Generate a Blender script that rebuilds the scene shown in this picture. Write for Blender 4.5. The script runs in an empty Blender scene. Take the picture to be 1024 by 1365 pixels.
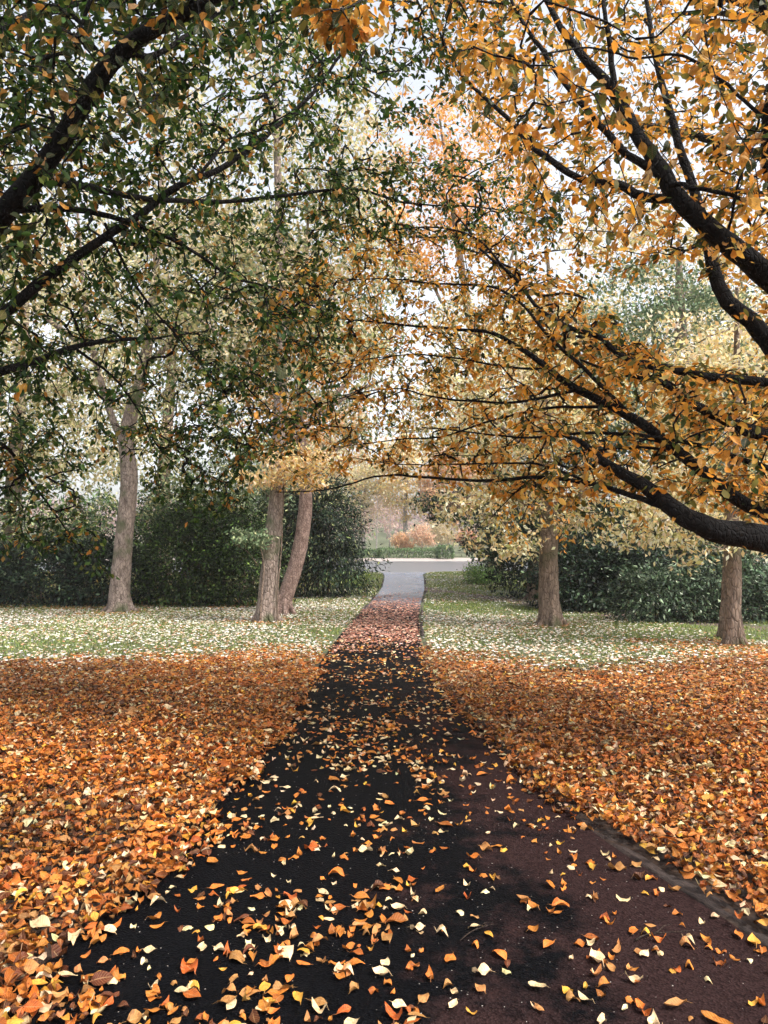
import bpy, math
import numpy as np
from mathutils import Matrix, Vector

# ------------------------------------------------------------------ camera, sky, sun, exposure
rng = np.random.default_rng(11)
scene = bpy.context.scene
COL = scene.collection
FPX, IW, IH = 1025.0, 1024.0, 1365.0
PITCH = math.atan(37.5 / FPX)
CAMZ = 1.6
cam_d = bpy.data.cameras.new('camera')
cam = bpy.data.objects.new('camera', cam_d); COL.objects.link(cam)
cam.location = (0, 0, CAMZ)
cam.rotation_euler = (math.pi / 2 + PITCH, 0, 0)
cam_d.sensor_fit = 'VERTICAL'
cam_d.angle = 2 * math.atan(IH / 2 / FPX)
cam_d.clip_start = 0.05; cam_d.clip_end = 3000
scene.camera = cam

SUN_EL, SUN_AZ = math.radians(52), math.radians(120)     # azimuth from +Y (towards the lake), clockwise
world = bpy.data.worlds.new('World'); scene.world = world; world.use_nodes = True
wn = world.node_tree.nodes; wl = world.node_tree.links
sky = wn.new('ShaderNodeTexSky'); sky.sky_type = 'NISHITA'; sky.sun_disc = False
sky.sun_elevation = SUN_EL; sky.sun_rotation = SUN_AZ
sky.air_density = 1.0; sky.dust_density = 4.0; sky.ozone_density = 1.0
hs = wn.new('ShaderNodeHueSaturation'); hs.inputs['Saturation'].default_value = 0.30
wl.new(sky.outputs[0], hs.inputs['Color'])
bg = wn['Background']; bg.inputs['Strength'].default_value = 0.15
wl.new(hs.outputs[0], bg.inputs['Color'])

sun_d = bpy.data.lights.new('sun', 'SUN'); sun = bpy.data.objects.new('sun', sun_d); COL.objects.link(sun)
sun_d.energy = 1.5; sun_d.angle = math.radians(10); sun_d.color = (1.0, 0.96, 0.92)
sdir = Vector((math.sin(SUN_AZ) * math.cos(SUN_EL), math.cos(SUN_AZ) * math.cos(SUN_EL), math.sin(SUN_EL)))
sun.rotation_euler = sdir.to_track_quat('Z', 'Y').to_euler()

vs = scene.view_settings
vs.view_transform = 'Standard'; vs.look = 'None'; vs.gamma = 1.0; vs.exposure = 1.36
vs.use_curve_mapping = False
cy = scene.cycles
cy.max_bounces = 6; cy.diffuse_bounces = 3; cy.glossy_bounces = 2; cy.transmission_bounces = 4
cy.transparent_max_bounces = 4; cy.use_denoising = True; cy.use_adaptive_sampling = True; cy.adaptive_threshold = .02
cy.caustics_reflective = False; cy.caustics_refractive = False

# ------------------------------------------------------------------ helpers
cp, sp = math.cos(PITCH), math.sin(PITCH)
def ray_point(px, py, d):
    a, b = (px - IW / 2) / FPX * d, (IH / 2 - py) / FPX * d
    return np.array([a, cp * d - sp * b, CAMZ + sp * d + cp * b])
def project(P):
    P = np.asarray(P, float)
    dx, dy, dz = P[:, 0], P[:, 1], P[:, 2] - CAMZ
    d = dy * cp + dz * sp
    u = -dy * sp + dz * cp
    dd = np.maximum(d, .01)
    return IW / 2 + FPX * dx / dd, IH / 2 - FPX * u / dd, d

def sstep(a, b, x):
    t = np.clip((x - a) / (b - a), 0, 1); return t * t * (3 - 2 * t)
_lat = rng.random((256, 256))
def vnoise(x, y, s=1.0, k=0):
    x = np.asarray(x) * s + 17.3 * k + 500; y = np.asarray(y) * s + 9.1 * k + 500
    i, j = np.floor(x).astype(int), np.floor(y).astype(int)
    fx, fy = x - i, y - j
    fx = fx * fx * (3 - 2 * fx); fy = fy * fy * (3 - 2 * fy)
    g = lambda a, b: _lat[a % 256, b % 256]
    return (g(i, j) * (1 - fx) + g(i + 1, j) * fx) * (1 - fy) + (g(i, j + 1) * (1 - fx) + g(i + 1, j + 1) * fx) * fy
def norm(v): return v / np.maximum(np.linalg.norm(v, axis=-1, keepdims=True), 1e-9)
def lin(h):
    c = np.array([int(h[i:i + 2], 16) / 255 for i in (0, 2, 4)])
    return np.where(c <= .04045, c / 12.92, ((c + .055) / 1.055) ** 2.4)

def add_mesh(name, V, faces, mat=None, parent=None, base=(0, 0, 0), col=None, uv=None, smooth=False):
    """faces: list of (n,k) integer arrays."""
    me = bpy.data.meshes.new(name)
    V = np.asarray(V, np.float32) - np.asarray(base, np.float32)
    faces = [np.asarray(f, np.int32) for f in faces if len(f)]
    nl = sum(f.size for f in faces); npg = sum(len(f) for f in faces)
    me.vertices.add(len(V)); me.vertices.foreach_set('co', V.ravel())
    me.loops.add(nl); me.loops.foreach_set('vertex_index', np.concatenate([f.ravel() for f in faces]))
    me.polygons.add(npg)
    tot = np.concatenate([np.full(len(f), f.shape[1], np.int32) for f in faces])
    st = np.concatenate([[0], np.cumsum(tot)[:-1]]).astype(np.int32)
    me.polygons.foreach_set('loop_start', st)
    if smooth: me.polygons.foreach_set('use_smooth', np.ones(npg, bool))
    if col is not None:
        a = me.attributes.new('Col', 'FLOAT_COLOR', 'POINT')
        c4 = np.ones((len(V), 4), np.float32); c4[:, :3] = col
        a.data.foreach_set('color', c4.ravel())
    if uv is not None:
        a = me.attributes.new('leafuv', 'FLOAT2', 'POINT')
        a.data.foreach_set('vector', np.asarray(uv, np.float32).ravel())
    me.update(calc_edges=True)
    if mat: me.materials.append(mat)
    if name is None: return me
    o = bpy.data.objects.new(name, me); COL.objects.link(o)
    if parent: o.parent = parent
    return o
def thing(name, label, cat, loc=(0, 0, 0), group=None):
    o = bpy.data.objects.new(name, None); COL.objects.link(o); o.location = loc
    o.empty_display_size = .2
    o['label'] = label; o['category'] = cat
    if group: o['group'] = group
    return o
def tag(o, label, cat, group=None):
    o['label'] = label; o['category'] = cat
    if group: o['group'] = group
    return o

class Tubes:
    def __init__(s): s.V = []; s.F = []; s.n = 0
    def add(s, P, R, sides=8, lump=0.0):
        P = np.asarray(P, float); R = np.asarray(R, float); n = len(P)
        if n < 2: return
        T = np.gradient(P, axis=0); T = norm(T)
        ref = np.array([0, 0, 1.]) if abs(T[0, 2]) < .9 else np.array([1., 0, 0])
        u = norm(np.cross(T[0], ref)); U = np.empty((n, 3)); U[0] = u
        for i in range(1, n):
            u = u - T[i] * np.dot(u, T[i]); u = u / max(np.linalg.norm(u), 1e-9); U[i] = u
        W = np.cross(T, U)
        a = np.arange(sides) / sides * 2 * math.pi
        rr = R[:, None] * np.ones(sides)[None]
        if lump: rr = rr * (1 + lump * (rng.random((n, sides)) - .5))
        ring = P[:, None] + rr[..., None] * (np.cos(a)[None, :, None] * U[:, None] + np.sin(a)[None, :, None] * W[:, None])
        i = np.arange(n - 1)[:, None] * sides; j = np.arange(sides)[None]; k = (j + 1) % sides
        q = np.stack([i + j, i + k, i + sides + k, i + sides + j], -1).reshape(-1, 4) + s.n
        s.V.append(ring.reshape(-1, 3)); s.F.append(q); s.n += n * sides
    def obj(s, name, mat, parent=None, base=(0, 0, 0)):
        return add_mesh(name, np.concatenate(s.V), [np.concatenate(s.F)], mat, parent, base, smooth=True)

def catmull(C, per=6):
    C = np.asarray(C, float)
    if len(C) < 3:
        t = np.linspace(0, 1, per + 1)[:, None]; return C[0] * (1 - t) + C[-1] * t
    A = np.vstack([2 * C[0] - C[1], C, 2 * C[-1] - C[-2]]); out = []
    for i in range(1, len(A) - 2):
        p0, p1, p2, p3 = A[i - 1:i + 3]
        for t in np.arange(per) / per:
            out.append(.5 * (2 * p1 + (p2 - p0) * t + (2 * p0 - 5 * p1 + 4 * p2 - p3) * t * t + (3 * p1 - p0 - 3 * p2 + p3) * t ** 3))
    out.append(A[-2]); return np.array(out)

# ------------------------------------------------------------------ leaf geometry
def leaf_template(lod):
    if lod == 0: ts, ss = np.linspace(0, 1, 7), np.array([-1, -.5, 0, .5, 1])
    elif lod == 1: ts, ss = np.array([0, .3, .7, 1]), np.array([-1, 0, 1.])
    else:
        ts, ss = np.array([0, .5, 1.]), np.array([-1, 0, 1.])
    nt, ns = len(ts), len(ss)
    T, S = np.meshgrid(ts, ss, indexing='ij')
    i, j = np.meshgrid(np.arange(nt - 1), np.arange(ns - 1), indexing='ij')
    a = (i * ns + j).ravel()
    Q = np.stack([a, a + 1, a + ns + 1, a + ns], -1)
    if lod == 3:   # four triangles round a raised midrib point
        return np.array([0, .45, .45, .45, 1.]), np.array([0, -1, 0, 1, 0.]), np.array([[0, 2, 1], [0, 3, 2], [1, 2, 4], [2, 3, 4]])
    if lod == 2:   # diamond of two folded triangles
        T = np.array([0, .5, .5, 1.]); S = np.array([0, -1, 1, 0.]); Q = np.array([[0, 2, 3], [0, 3, 1]])
        return T, S, Q
    return T.ravel(), S.ravel(), Q
def leaf_shape(t):
    return np.interp(t, [0, .1, .25, .45, .65, .82, .93, 1], [.02, .42, .82, 1.0, .88, .52, .22, .01])
def leaf_verts(L, W, fold, bend, twist, wave, lod, rag=.09):
    """local vertices (n,k,3): length along x, width along y, relief along z"""
    T, S, Q = leaf_template(lod); n = len(L)
    L, W, fold, bend, twist, wave = (np.asarray(v, float)[:, None] for v in (L, W, fold, bend, twist, wave))
    hw = .5 * W * leaf_shape(T)[None]
    hw = hw * (1 + rag * (rng.random((n, len(T))) - .5))
    y = S[None] * hw
    ph = rng.random((n, 1)) * 6.28
    z = np.abs(y) * fold + bend * L * (4 * (T[None] - .5) ** 2 - .4) * .5 + twist * y * (T[None] - .5) * 2
    z = z + wave * W * (S[None] ** 2) * np.sin(ph + T[None] * 7 + S[None] * 1.3)
    x = L * (T[None] - .0 * fold)
    x = x * (1 - .12 * np.abs(bend))
    y = y * (1 - .22 * np.minimum(np.abs(fold), 1.2))
    return np.stack([x + 0 * y, y, z], -1), T, S, Q
def leaf_cloud(P, X, N, L, W, fold, bend, twist, wave, colr, lod):
    V, T, S, Q = leaf_verts(L, W, fold, bend, twist, wave, lod)
    X = norm(X); N = norm(N - X * np.sum(N * X, -1, keepdims=True)); Y = np.cross(N, X)
    G = P[:, None] + V[..., 0:1] * X[:, None] + V[..., 1:2] * Y[:, None] + V[..., 2:3] * N[:, None]
    n, k = G.shape[:2]
    F = (Q[None] + (np.arange(n) * k)[:, None, None]).reshape(-1, Q.shape[1])
    c = np.repeat(colr, k, 0)
    uv = np.tile(np.stack([T, S], -1), (n, 1))
    return G.reshape(-1, 3), F, c, uv
def pick(pal, n, jit=.12):
    w = np.array([p[1] for p in pal], float); w /= w.sum()
    c = np.array([lin(p[0]) for p in pal]); idx = rng.choice(len(pal), n, p=w)
    out = c[idx] * (1 + jit * rng.standard_normal((n, 1))) * (1 + .4 * jit * rng.standard_normal((n, 3)))
    return np.clip(out, .004, .85), idx

# ------------------------------------------------------------------ materials
def new_mat(name):
    m = bpy.data.materials.new(name); m.use_nodes = True
    nt = m.node_tree; p = nt.nodes['Principled BSDF']; return m, nt, p, nt.nodes['Material Output']
def node(nt, t, **kw):
    n = nt.nodes.new(t)
    for k, v in kw.items():
        if k in n.inputs: n.inputs[k].default_value = v
        else: setattr(n, k, v)
    return n
def ramp(nt, fac, stops):
    r = nt.nodes.new('ShaderNodeValToRGB'); e = r.color_ramp.elements
    while len(e) < len(stops): e.new(.5)
    for q, (p, c) in zip(e, stops): q.position = p; q.color = (*c, 1)
    nt.links.new(fac, r.inputs[0]); return r.outputs[0]
def mixc(nt, f, a, b, mode='MIX'):
    m = nt.nodes.new('ShaderNodeMix'); m.data_type = 'RGBA'; m.blend_type = mode
    for k, v in ((0, f), (6, a), (7, b)):
        if hasattr(v, 'links') or isinstance(v, bpy.types.NodeSocket): nt.links.new(v, m.inputs[k])
        else: m.inputs[k].default_value = v if k == 0 else (*v, 1)
    return m.outputs[2]
def math_n(nt, op, a, b=0.0, c=0.0):
    m = nt.nodes.new('ShaderNodeMath'); m.operation = op
    for i, v in enumerate((a, b, c)):
        if isinstance(v, bpy.types.NodeSocket): nt.links.new(v, m.inputs[i])
        else: m.inputs[i].default_value = v
    return m.outputs[0]

def leaf_mat(name, colour=None, transl=.35, rough=.5, spec=.3, veins=False):
    m, nt, p, out = new_mat(name); L = nt.links
    if colour is None:
        c = node(nt, 'ShaderNodeAttribute', attribute_name='Col').outputs['Color']
    else:
        oi = node(nt, 'ShaderNodeObjectInfo')
        rgb = node(nt, 'ShaderNodeRGB'); rgb.outputs[0].default_value = (*colour, 1)
        h = node(nt, 'ShaderNodeHueSaturation')
        L.new(rgb.outputs[0], h.inputs['Color'])
        mr = node(nt, 'ShaderNodeMapRange'); L.new(oi.outputs['Random'], mr.inputs[0])
        mr.inputs[3].default_value = .7; mr.inputs[4].default_value = 1.25
        L.new(mr.outputs[0], h.inputs['Value'])
        mr2 = node(nt, 'ShaderNodeMapRange'); L.new(oi.outputs['Random'], mr2.inputs[0])
        mr2.inputs[3].default_value = .508; mr2.inputs[4].default_value = .492
        L.new(mr2.outputs[0], h.inputs['Hue'])
        c = h.outputs[0]
    if veins:
        tc = node(nt, 'ShaderNodeTexCoord')
        nz = node(nt, 'ShaderNodeTexNoise', Scale=38.0 if colour is None else 4.0, Detail=3.0)
        L.new(tc.outputs['Object'], nz.inputs['Vector'])
        spots = ramp(nt, nz.outputs[0], [(.36, (.45, .34, .26)), (.5, (1, 1, 1)), (.75, (1.0, 1.0, 1.0))])
        c = mixc(nt, .7, c, spots, 'MULTIPLY')
        at = node(nt, 'ShaderNodeAttribute', attribute_name='leafuv')
        sx = node(nt, 'ShaderNodeSeparateXYZ'); L.new(at.outputs['Vector'], sx.inputs[0])
        ab = math_n(nt, 'ABSOLUTE', sx.outputs[1])
        mid = math_n(nt, 'LESS_THAN', ab, .07)
        vv = math_n(nt, 'SINE', math_n(nt, 'MULTIPLY', math_n(nt, 'SUBTRACT', sx.outputs[0], math_n(nt, 'MULTIPLY', ab, .22)), 52.0))
        vn = math_n(nt, 'GREATER_THAN', vv, .8)
        f = math_n(nt, 'MAXIMUM', math_n(nt, 'MULTIPLY', vn, .16), math_n(nt, 'MULTIPLY', mid, .35))
        c = mixc(nt, f, c, (.55, .34, .16))
        bp = node(nt, 'ShaderNodeBump', Strength=.35, Distance=.002)
        L.new(math_n(nt, 'ADD', vv, math_n(nt, 'MULTIPLY', nz.outputs[0], 2.0)), bp.inputs['Height']); L.new(bp.outputs[0], p.inputs['Normal'])
    L.new(c, p.inputs['Base Color']); p.inputs['Roughness'].default_value = rough
    p.inputs['Specular IOR Level'].default_value = spec
    if transl > 0:
        tr = node(nt, 'ShaderNodeBsdfTranslucent'); L.new(c, tr.inputs['Color'])
        mx = node(nt, 'ShaderNodeMixShader'); mx.inputs[0].default_value = transl
        L.new(p.outputs[0], mx.inputs[1]); L.new(tr.outputs[0], mx.inputs[2]); L.new(mx.outputs[0], out.inputs['Surface'])
    return m
def bark_mat(name, dark, light, scale=9, stretch=.25, rough=.85, moss=None):
    m, nt, p, out = new_mat(name); L = nt.links
    tc = node(nt, 'ShaderNodeTexCoord'); mp = node(nt, 'ShaderNodeMapping'); mp.inputs['Scale'].default_value = (1, 1, stretch)
    L.new(tc.outputs['Object'], mp.inputs[0])
    n1 = node(nt, 'ShaderNodeTexNoise', Scale=scale, Detail=7.0, Roughness=.7); L.new(mp.outputs[0], n1.inputs['Vector'])
    v = node(nt, 'ShaderNodeTexVoronoi', Scale=scale * 2.2); v.feature = 'DISTANCE_TO_EDGE'; L.new(mp.outputs[0], v.inputs['Vector'])
    n2 = node(nt, 'ShaderNodeTexNoise', Scale=1.4, Detail=3.0); L.new(tc.outputs['Object'], n2.inputs['Vector'])
    c = ramp(nt, n1.outputs[0], [(.32, dark), (.68, light)])
    crk = ramp(nt, v.outputs[0], [(0, (.35, .33, .32)), (.12, (1, 1, 1))])
    c = mixc(nt, .8, c, crk, 'MULTIPLY')
    if moss:
        f = ramp(nt, n2.outputs[0], [(.52, (0, 0, 0)), (.66, (1, 1, 1))]); c = mixc(nt, f, c, moss)
    L.new(c, p.inputs['Base Color']); p.inputs['Roughness'].default_value = rough
    p.inputs['Specular IOR Level'].default_value = .2
    bp = node(nt, 'ShaderNodeBump', Strength=.9, Distance=.03)
    h = math_n(nt, 'ADD', n1.outputs[0], math_n(nt, 'MINIMUM', math_n(nt, 'MULTIPLY', v.outputs[0], 3.0), .5))
    L.new(h, bp.inputs['Height']); L.new(bp.outputs[0], p.inputs['Normal'])
    return m

M_canopy = leaf_mat('canopy_leaf', transl=.48, rough=.45, spec=.3)
M_far = leaf_mat('far_leaf', transl=.42, rough=.6, spec=.2)
M_evergreen = leaf_mat('evergreen_leaf', transl=.15, rough=.5, spec=.2)
M_litter = leaf_mat('litter_leaf', transl=.12, rough=.55, spec=.3, veins=True)
M_lawnleaf = leaf_mat('lawn_leaf', transl=.1, rough=.5, spec=.35)
M_grass = leaf_mat('grass_blade', transl=.25, rough=.5, spec=.25)
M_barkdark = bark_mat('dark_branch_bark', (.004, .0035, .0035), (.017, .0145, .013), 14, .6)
M_bark1 = bark_mat('grey_brown_bark', (.13, .095, .078), (.50, .395, .33), 9, .34, moss=(.11, .12, .06))
M_bark2 = bark_mat('reddish_bark', (.17, .105, .085), (.52, .37, .31), 10, .5)
M_bark3 = bark_mat('brown_bark', (.10, .072, .055), (.40, .295, .225), 10, .3, moss=(.10, .10, .05))
M_barktwig = bark_mat('twig_bark', (.03, .02, .015), (.12, .085, .065), 30, 1.0)
M_barkpale = bark_mat('pale_bark', (.25, .22, .2), (.5, .46, .42), 8, .4)

# ------------------------------------------------------------------ ground, path, lake
PY = np.array([-40, 0, 6, 12, 20, 30, 40, 46, 52, 79, 82, 120, 170, 260, 400, 2000])
PZ = np.array([.0, .0, -.03, -.25, -.45, -.38, -.1, -.35, -1.2, -1.2, -.35, -.2, 4, 9, 12, 12])
_fy = np.arange(-40, 2000, .25); _fz = np.interp(_fy, PY, PZ)
_k = np.exp(-np.linspace(-2.2, 2.2, 17) ** 2); _k /= _k.sum()
_fz = np.convolve(np.pad(_fz, 8, mode='edge'), _k, 'valid')
def gz(x, y):
    z = np.interp(y, _fy, _fz)
    return z + np.clip(y, 0, 20) / 20 * .10 * (vnoise(x, y, .16, 3) - .5) * sstep(1.5, 5, np.abs(x))
EL = np.array([[-6, -1.75], [2.0, -1.5], [2.63, -1.43], [2.92, -1.28], [4.12, -1.08], [5.45, -.97], [7.6, -.91], [11.9, -.95], [15.3, -.92], [21, -.70], [25.9, -.38], [32, -.06], [37.8, .04], [41, -.1], [44, -.8]])
ER = np.array([[-6, 2.6], [2.0, 1.8], [3.12, 1.52], [4.22, 1.17], [5.36, .98], [7.6, .79], [9.9, .70], [11.9, .66], [15.3, .71], [20.1, .90], [25.9, 1.26], [30.9, 1.62], [35.9, 1.86], [38.8, 1.95], [41, 2.3], [44, 3.2]])
_yy = np.linspace(-6, 44, 501)
def _sm(E):
    v = np.interp(_yy, E[:, 0], E[:, 1]); k = np.hanning(13); k /= k.sum()
    return np.convolve(np.pad(v, 6, mode='edge'), k, 'valid')
_el, _er = _sm(EL), _sm(ER)
edgeL = lambda y: np.interp(y, _yy, _el)
edgeR = lambda y: np.interp(y, _yy, _er)

def axis(*segs):
    out = []
    for a, b, s in segs: out.append(np.arange(a, b, s))
    return np.unique(np.concatenate(out + [[segs[-1][1]]]).round(3))
gx = axis((-420, -60, 40), (-60, -16, 4), (-16, -4, .5), (-4, 4, .25), (4, 16, .5), (16, 60, 4), (60, 420, 40))
gy = axis((-40, -2, 4), (-2, 45, .45), (45, 90, 1.5), (90, 300, 10), (300, 700, 50))
X, Y = np.meshgrid(gx, gy, indexing='ij')
Zg = gz(X, Y)
inp = (X > edgeL(Y) - .02) & (X < edgeR(Y) + .02) & (Y < 44)
Zg = Zg - .05 * inp + .012 * (vnoise(X, Y, 2.3, 1) - .5)
nx, ny = len(gx), len(gy)
i, j = np.meshgrid(np.arange(nx - 1), np.arange(ny - 1), indexing='ij'); a = (i * ny + j).ravel()
m, nt, p, out = new_mat('ground_soil_and_turf'); L = nt.links
tc = node(nt, 'ShaderNodeTexCoord')
n1 = node(nt, 'ShaderNodeTexNoise', Scale=.45, Detail=4.0); L.new(tc.outputs['Object'], n1.inputs['Vector'])
n2 = node(nt, 'ShaderNodeTexNoise', Scale=22.0, Detail=6.0); L.new(tc.outputs['Object'], n2.inputs['Vector'])
n3 = node(nt, 'ShaderNodeTexNoise', Scale=1.6, Detail=5.0); L.new(tc.outputs['Object'], n3.inputs['Vector'])
turf = ramp(nt, n2.outputs[0], [(.3, (.045, .056, .022)), (.7, (.125, .14, .065))])
soil = ramp(nt, n2.outputs[0], [(.3, (.010, .006, .004)), (.7, (.045, .022, .011))])
sx = node(nt, 'ShaderNodeSeparateXYZ'); L.new(tc.outputs['Object'], sx.inputs[0])
yy = math_n(nt, 'ADD', sx.outputs[1], math_n(nt, 'MULTIPLY', n1.outputs[0], 3.0))
mr = node(nt, 'ShaderNodeMapRange'); L.new(yy, mr.inputs[0]); mr.inputs[1].default_value = 11.5; mr.inputs[2].default_value = 14.5
c = mixc(nt, mr.outputs[0], soil, turf)
# worn dirt track slanting across the lawn from the path
tl = math_n(nt, 'SUBTRACT', sx.outputs[1], math_n(nt, 'MULTIPLY', math_n(nt, 'SUBTRACT', sx.outputs[0], 1.6), -2.0))
tl = math_n(nt, 'ABSOLUTE', math_n(nt, 'ADD', math_n(nt, 'SUBTRACT', tl, 31.0), math_n(nt, 'MULTIPLY', math_n(nt, 'SUBTRACT', n3.outputs[0], .5), 2.5)))
dm = node(nt, 'ShaderNodeMapRange'); L.new(tl, dm.inputs[0]); dm.inputs[1].default_value = 1.6; dm.inputs[2].default_value = .7
gate = math_n(nt, 'MULTIPLY', dm.outputs[0], math_n(nt, 'MULTIPLY', math_n(nt, 'GREATER_THAN', sx.outputs[0], 1.3), math_n(nt, 'LESS_THAN', sx.outputs[1], 40.0)))
c = mixc(nt, gate, c, (.11, .075, .06))
sh = node(nt, 'ShaderNodeMapRange'); L.new(sx.outputs[1], sh.inputs[0]); sh.inputs[1].default_value = 76.0; sh.inputs[2].default_value = 79.0
sh2 = node(nt, 'ShaderNodeMapRange'); L.new(yy, sh2.inputs[0]); sh2.inputs[1].default_value = 86.5; sh2.inputs[2].default_value = 84.5
c = mixc(nt, math_n(nt, 'MULTIPLY', sh.outputs[0], sh2.outputs[0]), c, (.36, .30, .27))      # pale gravel walk round the lake
L.new(c, p.inputs['Base Color']); p.inputs['Roughness'].default_value = .95
bp = node(nt, 'ShaderNodeBump', Strength=.6, Distance=.03); L.new(n2.outputs[0], bp.inputs['Height']); L.new(bp.outputs[0], p.inputs['Normal'])
ground = add_mesh('ground', np.stack([X, Y, Zg], -1).reshape(-1, 3), [np.stack([a, a + ny, a + ny + 1, a + 1], -1)], m, smooth=True)
ground['kind'] = 'structure'

# asphalt path
ys = np.concatenate([np.arange(-6, 12, .2), np.arange(12, 44.01, .4)]); us = np.linspace(0, 1, 15)
YY, UU = np.meshgrid(ys, us, indexing='ij')
jl = .03 * (vnoise(ys, ys * 0, 3, 5) - .5); jr = .03 * (vnoise(ys, ys * 0, 3, 6) - .5)
XX = (edgeL(ys) + jl)[:, None] * (1 - UU) + (edgeR(ys) + jr)[:, None] * UU
ZZ = gz(XX, YY) + .004 + .02 * np.sin(UU * math.pi) + .008 * (vnoise(XX, YY, .9, 8) - .5)
ny2 = len(us); i, j = np.meshgrid(np.arange(len(ys) - 1), np.arange(ny2 - 1), indexing='ij'); a = (i * ny2 + j).ravel()
m, nt, p, out = new_mat('damp_asphalt'); L = nt.links
tc = node(nt, 'ShaderNodeTexCoord')
n1 = node(nt, 'ShaderNodeTexNoise', Scale=1.1, Detail=9.0, Roughness=.72); L.new(tc.outputs['Object'], n1.inputs['Vector'])
n2 = node(nt, 'ShaderNodeTexNoise', Scale=140.0, Detail=4.0); L.new(tc.outputs['Object'], n2.inputs['Vector'])
v = node(nt, 'ShaderNodeTexVoronoi', Scale=110.0); L.new(tc.outputs['Object'], v.inputs['Vector'])
v2 = node(nt, 'ShaderNodeTexVoronoi', Scale=46.0); L.new(tc.outputs['Object'], v2.inputs['Vector'])
sx = node(nt, 'ShaderNodeSeparateXYZ'); L.new(tc.outputs['Object'], sx.inputs[0])
# dry, dusty maroon side towards the kerb, damp dark tarmac elsewhere
side = math_n(nt, 'ADD', math_n(nt, 'MULTIPLY', sx.outputs[0], .30), math_n(nt, 'MULTIPLY', n1.outputs[0], 1.5))
side = math_n(nt, 'SUBTRACT', side, math_n(nt, 'MULTIPLY', sx.outputs[1], .012))
dry = node(nt, 'ShaderNodeMapRange'); L.new(side, dry.inputs[0]); dry.inputs[1].default_value = .78; dry.inputs[2].default_value = .92
cdry = ramp(nt, v.outputs['Color'], [(.1, (.013, .007, .0068)), (.9, (.036, .0195, .0185))])
cwet = ramp(nt, v.outputs['Color'], [(.1, (.0014, .0015, .0019)), (.9, (.005, .0054, .0068))])
c = mixc(nt, dry.outputs[0], cwet, cdry)
sep = node(nt, 'ShaderNodeSeparateXYZ'); L.new(v2.outputs['Color'], sep.inputs[0])
grit = math_n(nt, 'MULTIPLY', math_n(nt, 'LESS_THAN', math_n(nt, 'ADD', v2.outputs['Distance'], math_n(nt, 'MULTIPLY', n2.outputs[0], .16)), math_n(nt, 'MULTIPLY', sep.outputs[1], .22)), math_n(nt, 'GREATER_THAN', sep.outputs[0], .45))
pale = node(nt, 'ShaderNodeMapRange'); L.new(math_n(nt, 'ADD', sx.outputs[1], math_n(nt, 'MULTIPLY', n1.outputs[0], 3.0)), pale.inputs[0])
pale.inputs[1].default_value = 23.0; pale.inputs[2].default_value = 33.0        # sky sheen towards the lake, painted into the base colour
csheen = ramp(nt, v.outputs['Color'], [(.1, (.13, .155, .21)), (.9, (.22, .25, .32))])
c = mixc(nt, pale.outputs[0], c, csheen)
c = mixc(nt, grit, c, (.42, .38, .34))
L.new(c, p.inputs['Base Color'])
rr = node(nt, 'ShaderNodeMapRange'); L.new(dry.outputs[0], rr.inputs[0]); rr.inputs[3].default_value = .62; rr.inputs[4].default_value = .85
wet = node(nt, 'ShaderNodeMapRange'); L.new(math_n(nt, 'ADD', sx.outputs[1], math_n(nt, 'MULTIPLY', n1.outputs[0], 4.0)), wet.inputs[0])
wet.inputs[1].default_value = 25.0; wet.inputs[2].default_value = 30.0          # the open stretch by the lake is wet through
L.new(math_n(nt, 'SUBTRACT', rr.outputs[0], math_n(nt, 'MULTIPLY', wet.outputs[0], .36)), p.inputs['Roughness'])
L.new(math_n(nt, 'ADD', .03, math_n(nt, 'MULTIPLY', wet.outputs[0], .5)), p.inputs['Specular IOR Level'])
bp = node(nt, 'ShaderNodeBump', Strength=.7, Distance=.006); L.new(v.outputs['Distance'], bp.inputs['Height']); L.new(bp.outputs[0], p.inputs['Normal'])
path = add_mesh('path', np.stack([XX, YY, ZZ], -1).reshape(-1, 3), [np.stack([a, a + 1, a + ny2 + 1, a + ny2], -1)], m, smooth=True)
path['kind'] = 'structure'
def path_z(x, y): return gz(x, y) + .006 + .02 * np.sin(np.clip((x - edgeL(y)) / (edgeR(y) - edgeL(y)), 0, 1) * math.pi)

# kerb: a row of low edging stones along each side
m, nt, p, out = new_mat('edging_stone'); L = nt.links
tc = node(nt, 'ShaderNodeTexCoord'); oi = node(nt, 'ShaderNodeObjectInfo')
n1 = node(nt, 'ShaderNodeTexNoise', Scale=18.0, Detail=6.0, Roughness=.7); L.new(tc.outputs['Object'], n1.inputs['Vector'])
c = ramp(nt, n1.outputs[0], [(.3, (.012, .008, .007)), (.5, (.042, .027, .022)), (.75, (.11, .075, .058))])
h = node(nt, 'ShaderNodeHueSaturation'); L.new(c, h.inputs['Color'])
mr = node(nt, 'ShaderNodeMapRange'); L.new(oi.outputs['Random'], mr.inputs[0]); mr.inputs[3].default_value = .6; mr.inputs[4].default_value = 1.3
L.new(mr.outputs[0], h.inputs['Value']); L.new(h.outputs[0], p.inputs['Base Color']); p.inputs['Roughness'].default_value = .9
bp = node(nt, 'ShaderNodeBump', Strength=.8, Distance=.01); L.new(n1.outputs[0], bp.inputs['Height']); L.new(bp.outputs[0], p.inputs['Normal'])
M_stone = m
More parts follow.
